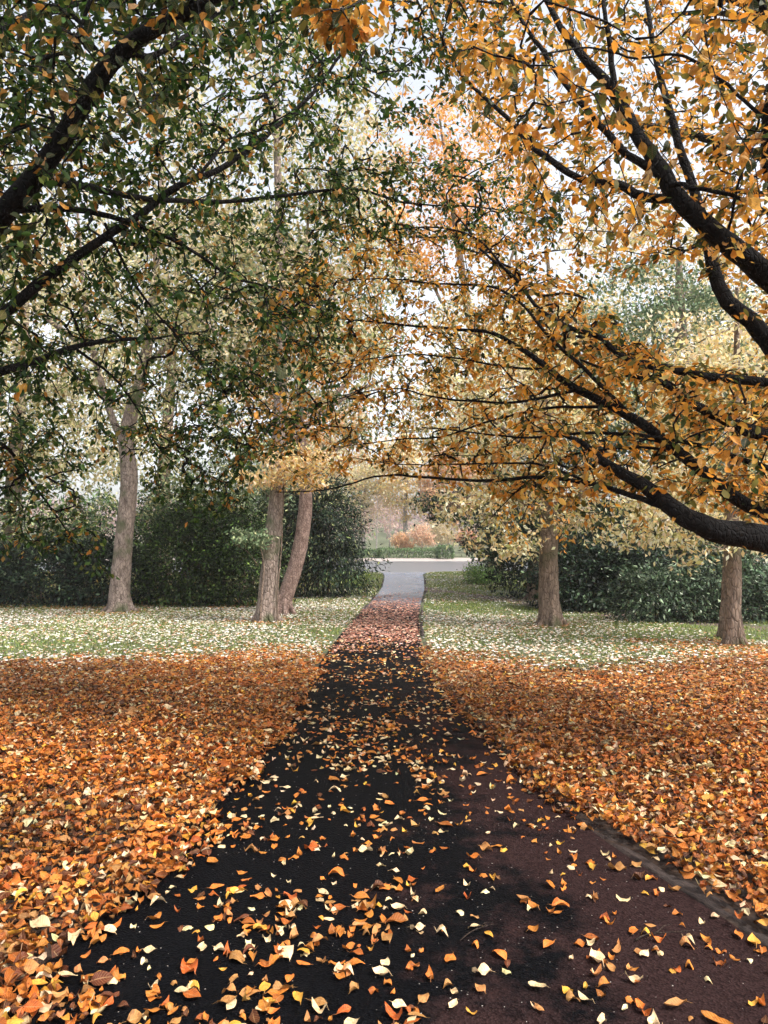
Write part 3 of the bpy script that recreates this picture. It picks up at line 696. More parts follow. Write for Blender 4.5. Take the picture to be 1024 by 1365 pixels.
far_tree('park_tree', 'stout grey brown trunk forking high above the clipped laurel bank', (-7.55, 22.07), [(0, 0, -.2), (-.02, 0, .5), (.1, 0, 2.2), (.22, 0, 3.8), (.15, 0, 5.2), (.6, .2, 7.5), (.9, .3, 11), (1.0, .3, 15)],
         [.40, .29, .25, .235, .22, .16, .11, .04],
         [([(.2, 0, 4.5), (-.5, .2, 6), (-1.2, .4, 8.5), (-1.6, .5, 12)], .13, .04), ([(.5, .1, 7), (2.2, .3, 8.6), (4, .2, 9.8)], .1, .03), ([(-.9, .3, 7.5), (-3, 0, 9), (-4.6, -.4, 10)], .09, .03)],
         [(0, 0, 11, 5, 4.5, 5.5), (-3, 0, 8, 3, 3, 2.5), (3, 0, 9, 3, 3, 3)], 520, 14, .15, buff, M_bark1)
far_tree('park_tree', 'straight grey brown trunk beside the leaning reddish trunk', (-2.93, 19.2), [(0, 0, -.2), (.02, 0, .5), (.12, 0, 1.8), (.25, .05, 3.2), (.3, .05, 5), (.35, .1, 8), (.2, .1, 12), (.2, 0, 15)],
         [.31, .235, .205, .19, .17, .13, .09, .03],
         [([(.28, .05, 4.2), (1.0, .2, 5.0), (2.2, .3, 5.8), (3.2, .2, 6.2)], .07, .02), ([(.3, .05, 5.5), (-1, -.2, 7), (-2.4, -.3, 8)], .07, .02)],
         [(.2, 0, 11, 3.6, 3.4, 5), (1.8, .2, 6.4, 2, 1.5, 1.2)], 330, 15, .14, buff, M_bark1)
far_tree('park_tree', 'curved leaning trunk with reddish flaking bark', (-2.75, 21.2), [(-.1, 0, -.2), (0, 0, .35), (.36, 0, 1.5), (.55, 0, 2.6), (.58, 0, 3.6), (.4, .1, 5.5), (.5, .2, 8), (.6, .2, 11)],
         [.28, .215, .205, .195, .17, .13, .09, .04],
         [([(.55, 0, 3.7), (1.3, -.3, 4.4), (2.0, -.5, 4.7)], .07, .02), ([(.45, 0, 5), (1.8, .2, 6.6), (2.6, .4, 8)], .08, .02)],
         [(.6, .2, 9, 3, 3, 3.4), (1.9, 0, 5.6, 1.6, 1.6, 1.0)], 260, 22, .14, greyg[:2] + buff[:2], M_bark2)
far_tree('maple_sapling', 'small maple with bright golden layered sprays before the paired trunks', (-2.62, 18.98), [(0, 0, -.1), (.0, .02, .8), (.08, .04, 1.8), (.12, 0, 2.9), (.2, -.1, 3.9)],
         [.026, .022, .02, .016, .010], [([(.1, 0, 2.6), (-.2, -.2, 3.1), (-.6, -.3, 3.5)], .012, .006), ([(.14, 0, 3.1), (.6, -.1, 3.5), (1.1, -.2, 3.7)], .012, .006)],
         [(.45, -.2, 3.95, .95, .7, .42), (-.5, -.2, 3.55, .7, .5, .22), (.7, -.2, 3.4, .7, .5, .15)], 100, 12, .10, cream[:2] + [('f4c894', 30), ('f6dcb8', 30)], M_bark3, clump=.2, flat=.35)
far_tree('evergreen_sapling', 'slim sapling with flat grey green sprays against the straight trunk', (-3.02, 18.78), [(0, 0, -.1), (.04, .02, .7), (.08, .04, 1.4), (-.05, 0, 2.1)],
         [.03, .026, .02, .01], [([(-.05, 0, 1.4), (-.3, -.1, 1.75), (-.6, -.1, 1.9)], .012, .005)],
         [(-.3, 0, 2.1, .5, .4, .24), (.12, -.1, 1.95, .22, .2, .1)], 40, 11, .09, greyg, M_bark3, mat=M_evergreen, clump=.12, flat=.35)
far_tree('park_tree', 'brown trunk under a low spreading cream and gold crown', (3.89, 18.1), [(0, 0, -.2), (-.02, 0, .4), (-.03, 0, 1.5), (.0, 0, 2.6), (-.1, 0, 4.2), (.1, 0, 6.5), (0, 0, 9)],
         [.34, .245, .22, .2, .16, .1, .03],
         [([(0, 0, 2.5), (-.9, -.3, 3.0), (-1.9, -.5, 3.0), (-2.6, -.6, 2.7)], .07, .02), ([(0, 0, 2.6), (1.3, -.3, 3.3), (2.8, -.5, 3.1), (3.6, -.6, 2.7)], .07, .02), ([(-.1, 0, 3.8), (-1.4, .4, 5), (-2.6, .6, 5.6)], .06, .02), ([(0, 0, 4.4), (1.4, .4, 5.8), (2.6, .4, 6.6)], .06, .02)],
         [(-1.1, -.3, 2.65, 1.6, 1.3, 1.15), (1.9, -.3, 2.9, 2.0, 1.5, 1.2), (-.7, 0, 5.4, 2.3, 2.3, 1.7)], 430, 18, .115, [('f0dcae', 36), ('e6c68c', 24), ('f4e8cc', 20), ('b0a668', 12), ('8a8a50', 8)], M_bark3, clump=.24)
far_tree('park_tree', 'slim brown trunk standing in front of the silvery shrubs', (6.25, 13.8), [(0, 0, -.2), (-.03, 0, .35), (.02, 0, 1.3), (.0, 0, 2.4), (.15, .1, 4), (.2, .1, 6.5)],
         [.22, .145, .13, .115, .09, .03],
         [([(0, 0, 2.0), (-.7, -.1, 2.3), (-1.5, -.2, 2.2)], .04, .015), ([(0, 0, 2.1), (.8, -.2, 2.5), (1.6, -.3, 2.3)], .04, .015)],
         [(-.4, 0, 2.3, 1.7, 1.2, .85), (.8, 0, 2.3, 1.2, 1, .95), (.2, 0, 4.6, 2.2, 2, 1.8)], 240, 16, .105, [('f0dcae', 36), ('e6c68c', 24), ('f4e8cc', 20), ('b0a668', 12), ('8a8a50', 8)], M_bark3, clump=.2)
far_tree('park_tree', 'short dark trunk close behind the slim brown trunk', (6.72, 15.2), [(0, 0, -.2), (.0, 0, .35), (.06, 0, 1.4), (.1, 0, 2.6), (.3, .3, 5)],
         [.16, .11, .095, .085, .03], [], [(.4, .5, 5, 1.6, 1.6, 1.6)], 80, 22, .11, cream, M_bark3, clump=.24)
far_tree('park_tree', 'tall thin orange crowned tree showing against the open sky', (5.2, 36), [(0, 0, -.2), (-.1, 0, 4), (-.6, 0, 9), (-1.6, -.2, 15), (-2.6, -.3, 22)],
         [.4, .32, .25, .16, .04], [([(-.6, 0, 9), (-2.5, -.2, 13), (-4.6, -.3, 17)], .12, .03), ([(-.9, 0, 11), (.8, 0, 15), (1.8, 0, 19)], .12, .03)],
         [(-3.4, 0, 18.5, 3.6, 3, 5), (-.4, 0, 19, 3, 3, 4.5)], 280, 14, .2, [('ecaa58', 50), ('f0c078', 30), ('e09840', 20)], M_bark3, clump=.35)
far_tree('park_tree', 'golden tree filling the gap above the lake end of the path', (6.5, 31), [(0, 0, -.2), (-.1, 0, 2), (-.4, 0, 5), (-.8, -.2, 9), (-1.2, -.3, 14)],
         [.36, .28, .24, .16, .04], [([(-.2, 0, 3.8), (-2.2, -.3, 5.6), (-4.2, -.5, 6.4), (-5.6, -.6, 6.3)], .11, .03), ([(-.5, 0, 6), (-2.6, 0, 8.4), (-4.4, 0, 10)], .1, .03), ([(-.4, 0, 5), (1.6, 0, 7.4), (3, 0, 9)], .1, .03)],
         [(-3.2, -.4, 6.8, 3.2, 2.5, 1.9), (-2.0, 0, 10, 3.6, 3, 3), (1.5, 0, 9.5, 3.4, 3, 3.4)], 460, 18, .16, buff[:3] + cream[:3] + greyg[2:3], M_bark3)
far_tree('cedar_tree', 'dark cedar drooping its boughs beside the end of the path', (5.2, 26), [(0, 0, -.2), (0, 0, 2.5), (.1, 0, 5), (.1, 0, 8)],
         [.4, .3, .2, .04], [([(0, 0, 3.2), (-1.4, -.3, 3.9), (-2.8, -.5, 3.6), (-3.9, -.6, 3.0)], .08, .02), ([(0, 0, 2.2), (-1, -.5, 2.6), (-2.0, -.8, 1.9)], .06, .02)],
         [(-2.6, -.4, 3.2, 1.9, 1.2, .75), (-.9, -.4, 2.2, 1.6, 1.5, 1.4), (.6, 0, 4.4, 2.2, 2, 2.4)], 420, 26, .12, yew_tones, M_bark3, mat=M_evergreen, clump=.24, flat=.35)
far_tree('park_tree', 'big grey green tree rising over the shrub border', (10.5, 27), [(0, 0, -.2), (-.1, 0, 3), (.1, 0, 6), (0, 0, 10), (0, 0, 13)],
         [.45, .36, .3, .2, .04], [([(0, 0, 4), (-2, 0, 6), (-3.6, -.2, 7.5)], .12, .03), ([(0, 0, 5), (2, 0, 7), (3.6, 0, 9)], .12, .03)],
         [(-.5, 0, 8.2, 4.2, 3.4, 4), (-2, 0, 6, 2.6, 2.4, 2.4), (2, 0, 6, 3, 3, 3)], 560, 30, .15, greyg, M_bark3, mat=M_evergreen)
far_tree('park_tree', 'pale yellow tree behind the grey green tree', (15.5, 33), [(0, 0, -.2), (0, 0, 4), (0, 0, 9), (0, 0, 14)], [.4, .3, .2, .04], [],
         [(0, 0, 10, 5, 4, 6), (-4.5, 0, 13, 4, 4, 5)], 420, 15, .2, buff + cream[:2], M_bark3)
far_tree('park_tree', 'pale leafed tree at the far corner of the laurel bank', (-14, 29), [(0, 0, -.2), (0, 0, 4), (.3, 0, 9), (.3, 0, 14)], [.4, .3, .2, .04], [],
         [(0, 0, 9.5, 5, 4, 5.5), (3, 0, 5.5, 3, 2.5, 2.5)], 480, 16, .18, buff, M_bark3)
far_tree('park_tree', 'grey green tree standing behind the stout forked trunk', (-9.5, 33), [(0, 0, -.2), (0, 0, 4), (.3, 0, 9), (.6, 0, 15)], [.4, .3, .2, .04], [],
         [(.5, 0, 8, 4, 3.5, 5), (0, 0, 13, 4, 3.5, 4)], 420, 15, .18, greyg[:2] + buff[:3], M_bark3)
far_tree('park_tree', 'peach coloured autumn tree seen over the evergreen bushes', (-5.2, 36), [(0, 0, -.2), (0, 0, 4), (.3, 0, 9), (.6, 0, 15)], [.4, .3, .2, .04], [],
         [(.5, 0, 11, 4.5, 3.5, 6), (2.5, 0, 6.5, 2.5, 2.5, 2.5)], 420, 14, .2, buff[:2] + [('e0b890', 40), ('e8a868', 20)], M_bark3)

# ------------------------------------------------------------------ evergreen bushes
def bush(name, label, base, blobs, clumps, per, leaf, pal, cat='shrub', ratio=.5, crad=.24, down=.25, group=None, mat=None, stems=4):
    base = (base[0], base[1], float(gz(base[0], base[1]))); b = np.array(base)
    root = thing(name, label, cat, base, group)
    w = np.array([q[3] * q[5] + q[4] * q[5] for q in blobs]); w /= w.sum(); k = rng.choice(len(blobs), clumps, p=w); B = np.array(blobs, float)[k]
    d = norm(rng.standard_normal((clumps, 3)) + np.array([0, -.35, .2])); r = 1 - np.abs(rng.normal(0, .16, (clumps, 1)))
    r = r * (1 + .6 * (vnoise(np.arctan2(d[:, 0], d[:, 1]) * 2.2 + B[:, 0], d[:, 2] * 2.2 + B[:, 2], 1.3, 9)[:, None] - .5))
    c0 = B[:, :3] + d * r * B[:, 3:]
    per = int(per * 1.45); n = clumps * per; P = np.repeat(c0, per, 0) + rng.standard_normal((n, 3)) * crad * np.array([1, 1, .6]); D = np.repeat(d, per, 0)
    ok = P[:, 2] > .04; P, D = P[ok], D[ok]; n = len(P)
    x = norm(D * .8 + rng.standard_normal((n, 3)) * .55 + np.array([0, 0, -down])); nm = norm(D * .5 + np.array([0, 0, .7]) + rng.standard_normal((n, 3)) * .45)
    Ln = leaf * 1.2 * rng.uniform(.6, 1.3, n); c, _ = pick(pal, n)
    c = np.clip(c * np.repeat(np.exp(rng.normal(-.05, .42, clumps)), per)[ok][:, None], .003, .7)      # old and young shoots differ from clump to clump
    V, F, c, uv = leaf_cloud(P + b, x, nm, Ln, Ln * ratio, rng.uniform(.1, .6, n), rng.uniform(-.1, .4, n), np.zeros(n), np.zeros(n), c, 2)
    add_mesh('foliage', V, [F], mat or M_evergreen, root, base, col=c)['kind'] = 'stuff'
    for q in blobs:
        for k_ in range(2):
            tb = Tubes(); e = np.array(q[:3]) + rng.uniform(-.5, .5, 3) * np.array(q[3:]); s0 = np.array([q[0] * .8 + rng.uniform(-.2, .2), q[1] * .8 + rng.uniform(-.2, .2), -.1])
            tb.add(catmull([s0, (s0 + e) / 2 + rng.uniform(-.15, .15, 3), e], 4) + b, np.linspace(.05, .012, 9), 6)
            tb.obj('stem', M_bark3, root, base)
    return root
laurel = [('152118', 42), ('203022', 32), ('34452f', 17), ('5e7054', 9)]
box = [('223216', 34), ('344820', 30), ('566c32', 17), ('182412', 19)]
yew = [('172418', 42), ('223322', 34), ('3a4b32', 16), ('7c8456', 8)]
silver = [('34452f', 32), ('4c5e44', 28), ('87957c', 14), ('222f22', 26)]
bush('laurel_bush', 'low dark laurel bank ending at the stout forked trunk', (-10.8, 24.5), [(-2.6, 0, .9, 2.2, 1.2, 1.25), (0, .1, .85, 1.9, 1.2, 1.15), (2.0, 0, .9, 1.5, 1.1, 1.2)], 640, 26, .12, laurel)
bush('evergreen_bush', 'tall mixed green thicket rising behind the laurel bank', (-10, 27.5), [(-3, 0, 1.8, 2.6, 1.6, 2.0), (.5, 0, 1.9, 2.4, 1.6, 2.0), (3, -.3, 2.2, 2.0, 1.5, 2.2)], 560, 22, .14, midg + greyg[:2] + buff[1:3])
bush('box_bush', 'broad rounded green bush between the stout trunk and paired trunks', (-5.2, 24.0), [(-.9, 0, 1.3, 1.5, 1.2, 1.6), (.7, .1, 1.2, 1.5, 1.2, 1.4), (-.2, .4, 2.2, 1.4, 1.2, 1.2)], 760, 26, .10, box)
bush('evergreen_tree', 'feathery grey green evergreen above the rounded bush', (-5.0, 27), [(-.8, 0, 3.6, 1.6, 1.3, 1.5), (1.0, 0, 4.6, 1.5, 1.3, 1.2), (0, 0, 2.2, 2.2, 1.5, 2.2)], 330, 18, .13, greyg + buff[2:3] + greyg[3:], cat='tree', crad=.26)
bush('yew_bush', 'dark spreading yew with drooping tips beyond the leaning trunk', (-2.55, 27.5), [(-1.2, .2, 1.6, 1.6, 1.2, 1.9), (.4, 0, 2.2, 1.5, 1.2, 1.5), (.5, 0, .9, 1.5, 1.2, 1.1), (.2, .2, 3.2, 1.3, 1.1, 1.1)], 760, 26, .13, yew, ratio=.35, down=.7)
bush('evergreen_bush', 'very dark evergreen at the edge of the grass near the path end', (6.1, 27.2), [(-1.0, 0, 1.2, 1.3, 1.1, 1.4), (.8, 0, 1.6, 1.6, 1.2, 1.9), (2.6, 0, 1.4, 1.5, 1.2, 1.7)], 640, 26, .12, yew)
bush('laurel_bush', 'glossy blue green laurel just behind the brown trunk', (6.3, 22.9), [(-.6, 0, .8, 1.2, 1.0, 1.1), (.9, 0, .95, 1.3, 1.0, 1.2)], 420, 26, .12, laurel)
bush('evergreen_bush', 'tall shaded dark green bush backing the glossy laurel', (8.6, 25), [(-1.4, 0, 1.7, 1.6, 1.3, 1.9), (1.2, 0, 1.5, 1.6, 1.4, 1.7), (4, 0, 1.9, 2.0, 1.5, 2.1)], 520, 24, .14, yew + midg[:1])
bush('silvery_shrub', 'spreading silvery leaved shrub behind the slim brown trunk', (8.2, 19.6), [(-1.2, 0, .55, 1.2, .9, .75), (.6, 0, .7, 1.4, .9, .9), (2.4, 0, .6, 1.4, .9, .8)], 560, 26, .11, silver, ratio=.4, down=.5)
bush('evergreen_bush', 'bushy evergreen at the end of the silvery shrubs', (12.6, 20.5), [(0, 0, 1.2, 1.8, 1.2, 1.5), (2.4, 0, 1.5, 1.8, 1.2, 1.8)], 380, 24, .13, yew + midg[:1])
bush('young_shrub', 'small fresh green shrub on the bank above the lake', (4.2, 33.5), [(0, 0, .3, .5, .4, .45), (.6, 0, .25, .4, .3, .35)], 90, 24, .09, [('5f8040', 50), ('7f9a50', 30), ('48682f', 20)])
bush('young_shrub', 'low yellow green shrub under the drooping yew tips', (-1.35, 31.5), [(0, 0, .3, .5, .4, .4), (-.5, -.2, .25, .4, .3, .3)], 80, 24, .09, [('6f8440', 50), ('8f9a50', 30), ('50682f', 20)])

# ------------------------------------------------------------------ beyond the lake
hedge = [('5d7548', 40), ('6f8656', 34), ('4a623c', 26)]
def clipped_hedge(label, base, size, n):
    base = (base[0], base[1], float(gz(base[0], base[1]))); root = thing('clipped_hedge', label, 'hedge', base)
    lx, ly, lz = size; b = np.array(base)
    u = rng.uniform(-1, 1, (n, 3)); f = rng.integers(0, 3, n); u[np.arange(n), f] = np.sign(u[np.arange(n), f]); u[:, 2] = np.where((f == 2), 1, u[:, 2])
    P = u * np.array([lx / 2, ly / 2, lz / 2]) + np.array([0, 0, lz / 2]) + rng.standard_normal((n, 3)) * .05
    x = norm(rng.standard_normal((n, 3))); nm = norm(u + rng.standard_normal((n, 3)) * .5); Ln = .22 * rng.uniform(.6, 1.3, n); c, _ = pick(hedge, n)
    V, F, c, uv = leaf_cloud(P + b, x, nm, Ln, Ln * .6, np.full(n, .2), np.zeros(n), np.zeros(n), np.zeros(n), c, 2)
    add_mesh('foliage', V, [F], M_far, root, base, col=c)['kind'] = 'stuff'
    for s in np.linspace(-.35, .35, 3):
        tb = Tubes(); tb.add(np.array([(s * lx, 0, -.1), (s * lx, .05, lz * .45), (s * lx + .1, 0, lz * .8)]) + b, [.05, .04, .02], 6)
        tb.obj('stem', M_bark3, root, base)
clipped_hedge('long low clipped hedge on the far lake bank', (2.6, 83.5), (6.5, 1.2, .95), 2600)
clipped_hedge('block shaped clipped hedge with a squared end on the far bank', (6.6, 82.8), (1.5, 1.3, 1.25), 1300)
clipped_hedge('pale low hedge by the bare birches on the far bank', (-2.6, 84.5), (4.2, 1.2, .8), 1500)
for k, (x, y, h, lab, pal, nt_, per) in enumerate([
        (4.3, 87, 4.2, 'bright orange small tree behind the far clipped hedge', [('dcb89a', 50), ('d8b090', 30), ('e4ccb4', 20)], 90, 26),
        (2.0, 88, 3.0, 'apricot rounded small tree behind the long far hedge', [('e0bc94', 60), ('d8ae86', 40)], 90, 26),
        (9.5, 88, 3.4, 'salmon pink small tree past the squared hedge end', [('d8a080', 60), ('d0b090', 40)], 110, 24),
        (6.9, 92, 4.6, 'pale straw small tree between orange trees across the lake', [('d8c8a8', 60), ('c8b890', 40)], 120, 24)]):
    far_tree('small_tree', lab, (x, y), [(0, 0, -.1), (0, 0, h * .4), (.1, 0, h * .8)], [.09, .07, .02], [], [(0, 0, h * .6, h * .26, h * .26, h * .36), (h * .22, .1, h * .46, h * .2, h * .2, h * .18), (-h * .2, 0, h * .62, h * .17, h * .2, h * .2)], nt_, int(per * .6), .2, pal, M_barkpale, clump=.3)
for k, (x, h, lab) in enumerate([(-3.6, 6.5, 'bare pale birch with one leaning stem across the lake'), (-2.4, 5.6, 'shorter bare birch beside the leaning birch'), (-.9, 7.2, 'tallest bare pale birch near the middle of the far bank'), (.6, 6.0, 'bare birch nearest the apricot tree across the lake')]):
    far_tree('birch_tree', lab, (x, 86 + k), [(0, 0, -.1), (.1 + .4 * (k == 0), 0, h * .5), (.2 + .8 * (k == 0), 0, h)], [.09, .06, .015], [], [(.1, 0, h * .72, 1.3, 1.2, h * .3)], 70, 5, .16, [('c9b0a0', 60), ('b89a8c', 40)], M_barkpale, clump=.3)
for k, (x, y, h, lab, pal) in enumerate([
        (-9, 104, 17, 'tall pale buff tree across the lake beyond the bare birches', buff), (-3, 112, 15, 'hazy straw coloured tree standing behind the bare birches', cream[:1] + buff[:2]),
        (3, 108, 18, 'tall golden tree across the lake behind the apricot tree', cream), (9, 105, 16, 'tall peach tree across the lake behind the salmon tree', [('e0b890', 50), ('d8a878', 30), ('c9a070', 20)]),
        (15, 110, 17, 'tall olive buff tree at the wooded end of the far bank', buff), (-16, 108, 16, 'broad grey green tree across the lake beside the buff tree', greyg)]):
    far_tree('lakeside_tree', lab, (x, y), [(0, 0, -.2), (0, 0, h * .35), (.3, 0, h * .7), (.2, 0, h)], [.35, .28, .16, .04], [], [(0, 0, h * .6, h * .27, h * .25, h * .38)], 200, 17, .42, pal, M_barkpale, clump=.6)
# wooded slope far behind: one mass
n = 40000
tx, ty = rng.uniform(-110, 110, 700), rng.uniform(125, 240, 700)
k = rng.integers(0, 700, n); hh = rng.uniform(4, 8, 700)[k]
d = norm(rng.standard_normal((n, 3))) * rng.uniform(.5, 1, (n, 1))
P = np.stack([tx[k] + d[:, 0] * 3.2, ty[k] + d[:, 1] * 3.2, gz(tx[k], ty[k]) + hh * .55 + d[:, 2] * hh * .5], -1)
tone = [('b49a94', 40), ('a88e8c', 30), ('c4a898', 20), ('8f8478', 10)]
V, F, c, uv = crown_cloud(P, tone, .85)
wood = add_mesh('far_wood', V, [F], M_far, col=c); wood['kind'] = 'stuff'; wood['label'] = 'mauve grey bare woodland covering the slope beyond the lake'; wood['category'] = 'woodland'
# tree belts that close the park on both sides
n = 56000
sgn = np.where(rng.random(120) < .5, -1, 1); tx, ty = sgn * rng.uniform(19, 60, 120), rng.uniform(24, 52, 120); hh = rng.uniform(7, 15, 120)
k = rng.integers(0, 120, n); d = norm(rng.standard_normal((n, 3))) * rng.uniform(.6, 1, (n, 1))
P = np.stack([tx[k] + d[:, 0] * 3, ty[k] + d[:, 1] * 3, -.2 + hh[k] * .5 + d[:, 2] * hh[k] * .5], -1)
V, F, c, uv = crown_cloud(P, buff + greyg + midg[:2], .42)
belt = add_mesh('background_wood', V, [F], M_far, col=c); belt['kind'] = 'stuff'; belt['label'] = 'mixed pale and green woodland belt closing the park behind the shrubs'; belt['category'] = 'woodland'

# ------------------------------------------------------------------ fallen leaves
LITC = dict(amber='c8762a', orange='a8561a', rust='5a2a0e', cream='eacc9e', tan='b88048', yellow='dca03a')
LITM = {k: leaf_mat('fallen_leaf_' + k, lin(h), transl=.1, rough=.55, veins=True) for k, h in LITC.items()}
lit_names = list(LITC); litw = [31, 19, 19, 12, 13, 6]
DENS = 1400
def scatter(x0, x1, y0, y1, dens):
    n = int((x1 - x0) * (y1 - y0) * dens); return rng.uniform(x0, x1, n), rng.uniform(y0, y1, n)
x, y = scatter(-11, 11, 1.5, 15, DENS)
ok = np.abs(x) < .52 * y + 1.6; x, y = x[ok], y[ok]
l, r = edgeL(y), edgeR(y)
wob = (vnoise(x, y, 2.6, 11) - .5) * .34 + (vnoise(x, y, 9, 12) - .5) * .16
bare_kerb = .08 * (1 - sstep(3.9, 4.6, y)) - .12 * sstep(4.3, 5.0, y)
out_d = np.maximum(l - x + .10, x - r - bare_kerb) + wob * np.where(x < 0, .9, .35) + .30 * sstep(3.2, 2.6, y) * (x < 0)
heavy = sstep(-.05, .16, out_d) * (1 - sstep(8.8, 13.8, y + 6.0 * (vnoise(x, y, .38, 13) - .5) + 2.6 * (vnoise(x, y, 2.1, 17) - .5)))
onpath = (x > l) & (x < r)
clus = vnoise(x, y, 1.7, 14)
pl = .085 * sstep(.25, .75, clus) * 2 * np.where((x > .35) & (y < 5.5), .45, 1.0) + .05
pl += .26 * sstep(2.95, 2.45, y) * sstep(.35, .6, vnoise(x, y, 3.2, 15)) * (x < .15)
pl *= .66 * (1 - .35 * sstep(6, 9, y)); pl *= 1 + .6 * np.exp(-((x + .1) / .5) ** 2) - .2 * sstep(8, 12, y)
prob = np.where(onpath, np.maximum(pl, heavy), heavy * (.75 + .5 * (vnoise(x, y, 1.1, 16))))
keep = rng.random(len(x)) < prob
x, y, hv, onp_ = x[keep], y[keep], heavy[keep], onpath[keep]
n = len(x)
z = np.where(onp_, path_z(x, y), gz(x, y) + .008) + .004 + hv * rng.random(n) * .06 + np.where((~onp_) & (x - edgeR(y) < .13) & (x > 0), .035, 0)
tilt = np.where(hv > .3, .36, .12)
N = norm(np.array([0, 0, 1.]) + rng.standard_normal((n, 3)) * tilt[:, None])
th = rng.random(n) * 6.283; Xd = np.stack([np.cos(th), np.sin(th), np.zeros(n)], -1)
Ln = (.033 + .044 * rng.random(n) ** 1.25) * np.where(rng.random(n) < .07, 1.4, 1.0) * (1 + .1 * rng.standard_normal(n)); Wd = Ln * rng.uniform(.4, .84, n)
flip = rng.random(n) < .4
cl, ci = pick([(LITC[k], w) for k, w in zip(lit_names, litw)], n, .16)
c2, i2 = pick([(LITC[k], w) for k, w in zip(lit_names, [30, 10, 6, 28, 18, 8])], n, .14)      # the leaves blown onto the tarmac are drier and paler
cl *= (.62 + .5 * sstep(.25, .7, .6 * vnoise(x, y, .55, 18) + .4 * vnoise(x, y, 1.7, 19)))[:, None]      # damp and dry patches in the drift
loose = onp_ & (hv < .3); cl[loose] = c2[loose]; ci[loose] = i2[loose]
P = np.stack([x, y, z], -1)
px, py, dd = project(P)
vis = (px > -20) & (px < 1044) & (py < 1385)
score = np.where(vis, Ln / np.linalg.norm(P - [0, 0, CAMZ], axis=1), 0) * np.where(onp_ & (hv < .3), 1.45, .75 + 8 * (z - gz(x, y)).clip(0, .05))
top = np.argsort(-score)[:300]; rest = np.ones(n, bool); rest[top] = False
near = rest & (dd < 3.3); mid_ = rest & (dd >= 3.3) & (dd < 6.0); farr = rest & (dd >= 6.0) & (dd < 8.5); edge_ = rest & (dd >= 8.5)
for msk, lod in ((near, 0), (mid_, 1), (farr, 3), (edge_, 2)):
    q = int(msk.sum()); s = np.where(flip[msk], -1., 1.)
    V, F, c, uv = leaf_cloud(P[msk], Xd[msk], N[msk], Ln[msk], Wd[msk], s * rng.uniform(.0, .9, q), s * rng.uniform(-.4, 1.3, q), rng.normal(0, .8, q), rng.uniform(.04, .28, q), cl[msk], lod)
    o = add_mesh('leaf_litter', V, [F], M_litter, col=c, uv=uv, smooth=True); o['kind'] = 'stuff'
    o['label'] = {0: 'large curled orange and tan leaves in the deep drift by the edging stones', 1: 'deep drift of orange and tan fallen leaves banked along the path', 3: 'fine textured orange leaf drift between the near drift and the lawn', 2: 'thinning orange leaf drift where it meets the lawn'}[lod]; o['category'] = 'leaf litter'
print('litter', n, near.sum(), farr.sum())
words = dict(amber='amber', orange='deep orange', rust='rusty brown', cream='pale cream', tan='dull tan', yellow='bright yellow')
PT = P[top]; curl_ = rng.random(300) < .5; med = np.median(Ln[top])
for kk, q in enumerate(top):
    cn = lit_names[ci[q]]; curled = bool(curl_[kk])
    me = leaf_variant(('fallen', cn, curled), LITM[cn], n=9, curl=1.7 if curled else .75)
    o = bpy.data.objects.new('fallen_leaf', me[rng.integers(len(me))]); COL.objects.link(o)
    Nq = N[q] * (-1 if (flip[q] and not curled) else 1); sz = Ln[q]
    Pq = P[q].copy(); Pq[2] += .006
    Pq[:2] -= Xd[q][:2] * sz * .5
    o.matrix_world = frame_matrix(Pq, Xd[q], Nq, sz)
    drift = not (onp_[q] and hv[q] < .3)
    place = 'on the leaf drift' if drift else ('on the maroon dry tarmac' if x[q] > .35 else 'on the damp black tarmac')
    d2 = np.sum((PT - P[q]) ** 2, 1); d2[kk] = 9; nb = int(np.argmin(d2)); dn = math.sqrt(d2[nb])
    by = '' if drift else (' touching a ' + words[lit_names[ci[top[nb]]]] + ' leaf' if dn < .075 else (' well apart from others' if dn > .16 else ' near a ' + words[lit_names[ci[top[nb]]]] + ' leaf'))
    lab = f"{'large' if Ln[q] > med else 'small'} {'curled' if curled else 'flat'} {words[cn]} fallen leaf {place}{by}"
    tag(o, lab, 'leaf', lab.replace('fallen leaf', 'leaves'))

# small brown leaves trodden over the middle stretch of the path
x, y = scatter(-1.2, 2.0, 11, 33, 330)
l, r = edgeL(y), edgeR(y)
p_ = sstep(12.0, 15.5, y + 2 * (vnoise(x, y, 1.2, 21) - .5)) * (1 - .97 * sstep(21.5, 30.5, y + 4 * (vnoise(x, y, 1.0, 22) - .5))) * (.55 + .45 * vnoise(x, y, 2, 23))
keep = (x > l + .02) & (x < r - .02) & (rng.random(len(x)) < p_); x, y = x[keep], y[keep]; n = len(x)
P = np.stack([x, y, path_z(x, y) + .006 + .012 * rng.random(n)], -1); th = rng.random(n) * 6.283
cl, _ = pick([('b87e66', 36), ('9a6250', 24), ('cc9a82', 20), ('dcbca4', 14), ('6d3f34', 6)], n)
Ln = rng.uniform(.05, .09, n)
V, F, c, uv = leaf_cloud(P, np.stack([np.cos(th), np.sin(th), 0 * th], -1), norm(np.array([0, 0, 1.]) + .22 * rng.standard_normal((n, 3))), Ln, Ln * .6, rng.uniform(-.4, .5, n), rng.uniform(-.2, .4, n), np.zeros(n), np.zeros(n), cl, 2)
o = add_mesh('leaf_litter', V, [F], M_lawnleaf, col=c); o['kind'] = 'stuff'; o['label'] = 'pinkish brown leaves trodden over the middle stretch of path'; o['category'] = 'leaf litter'

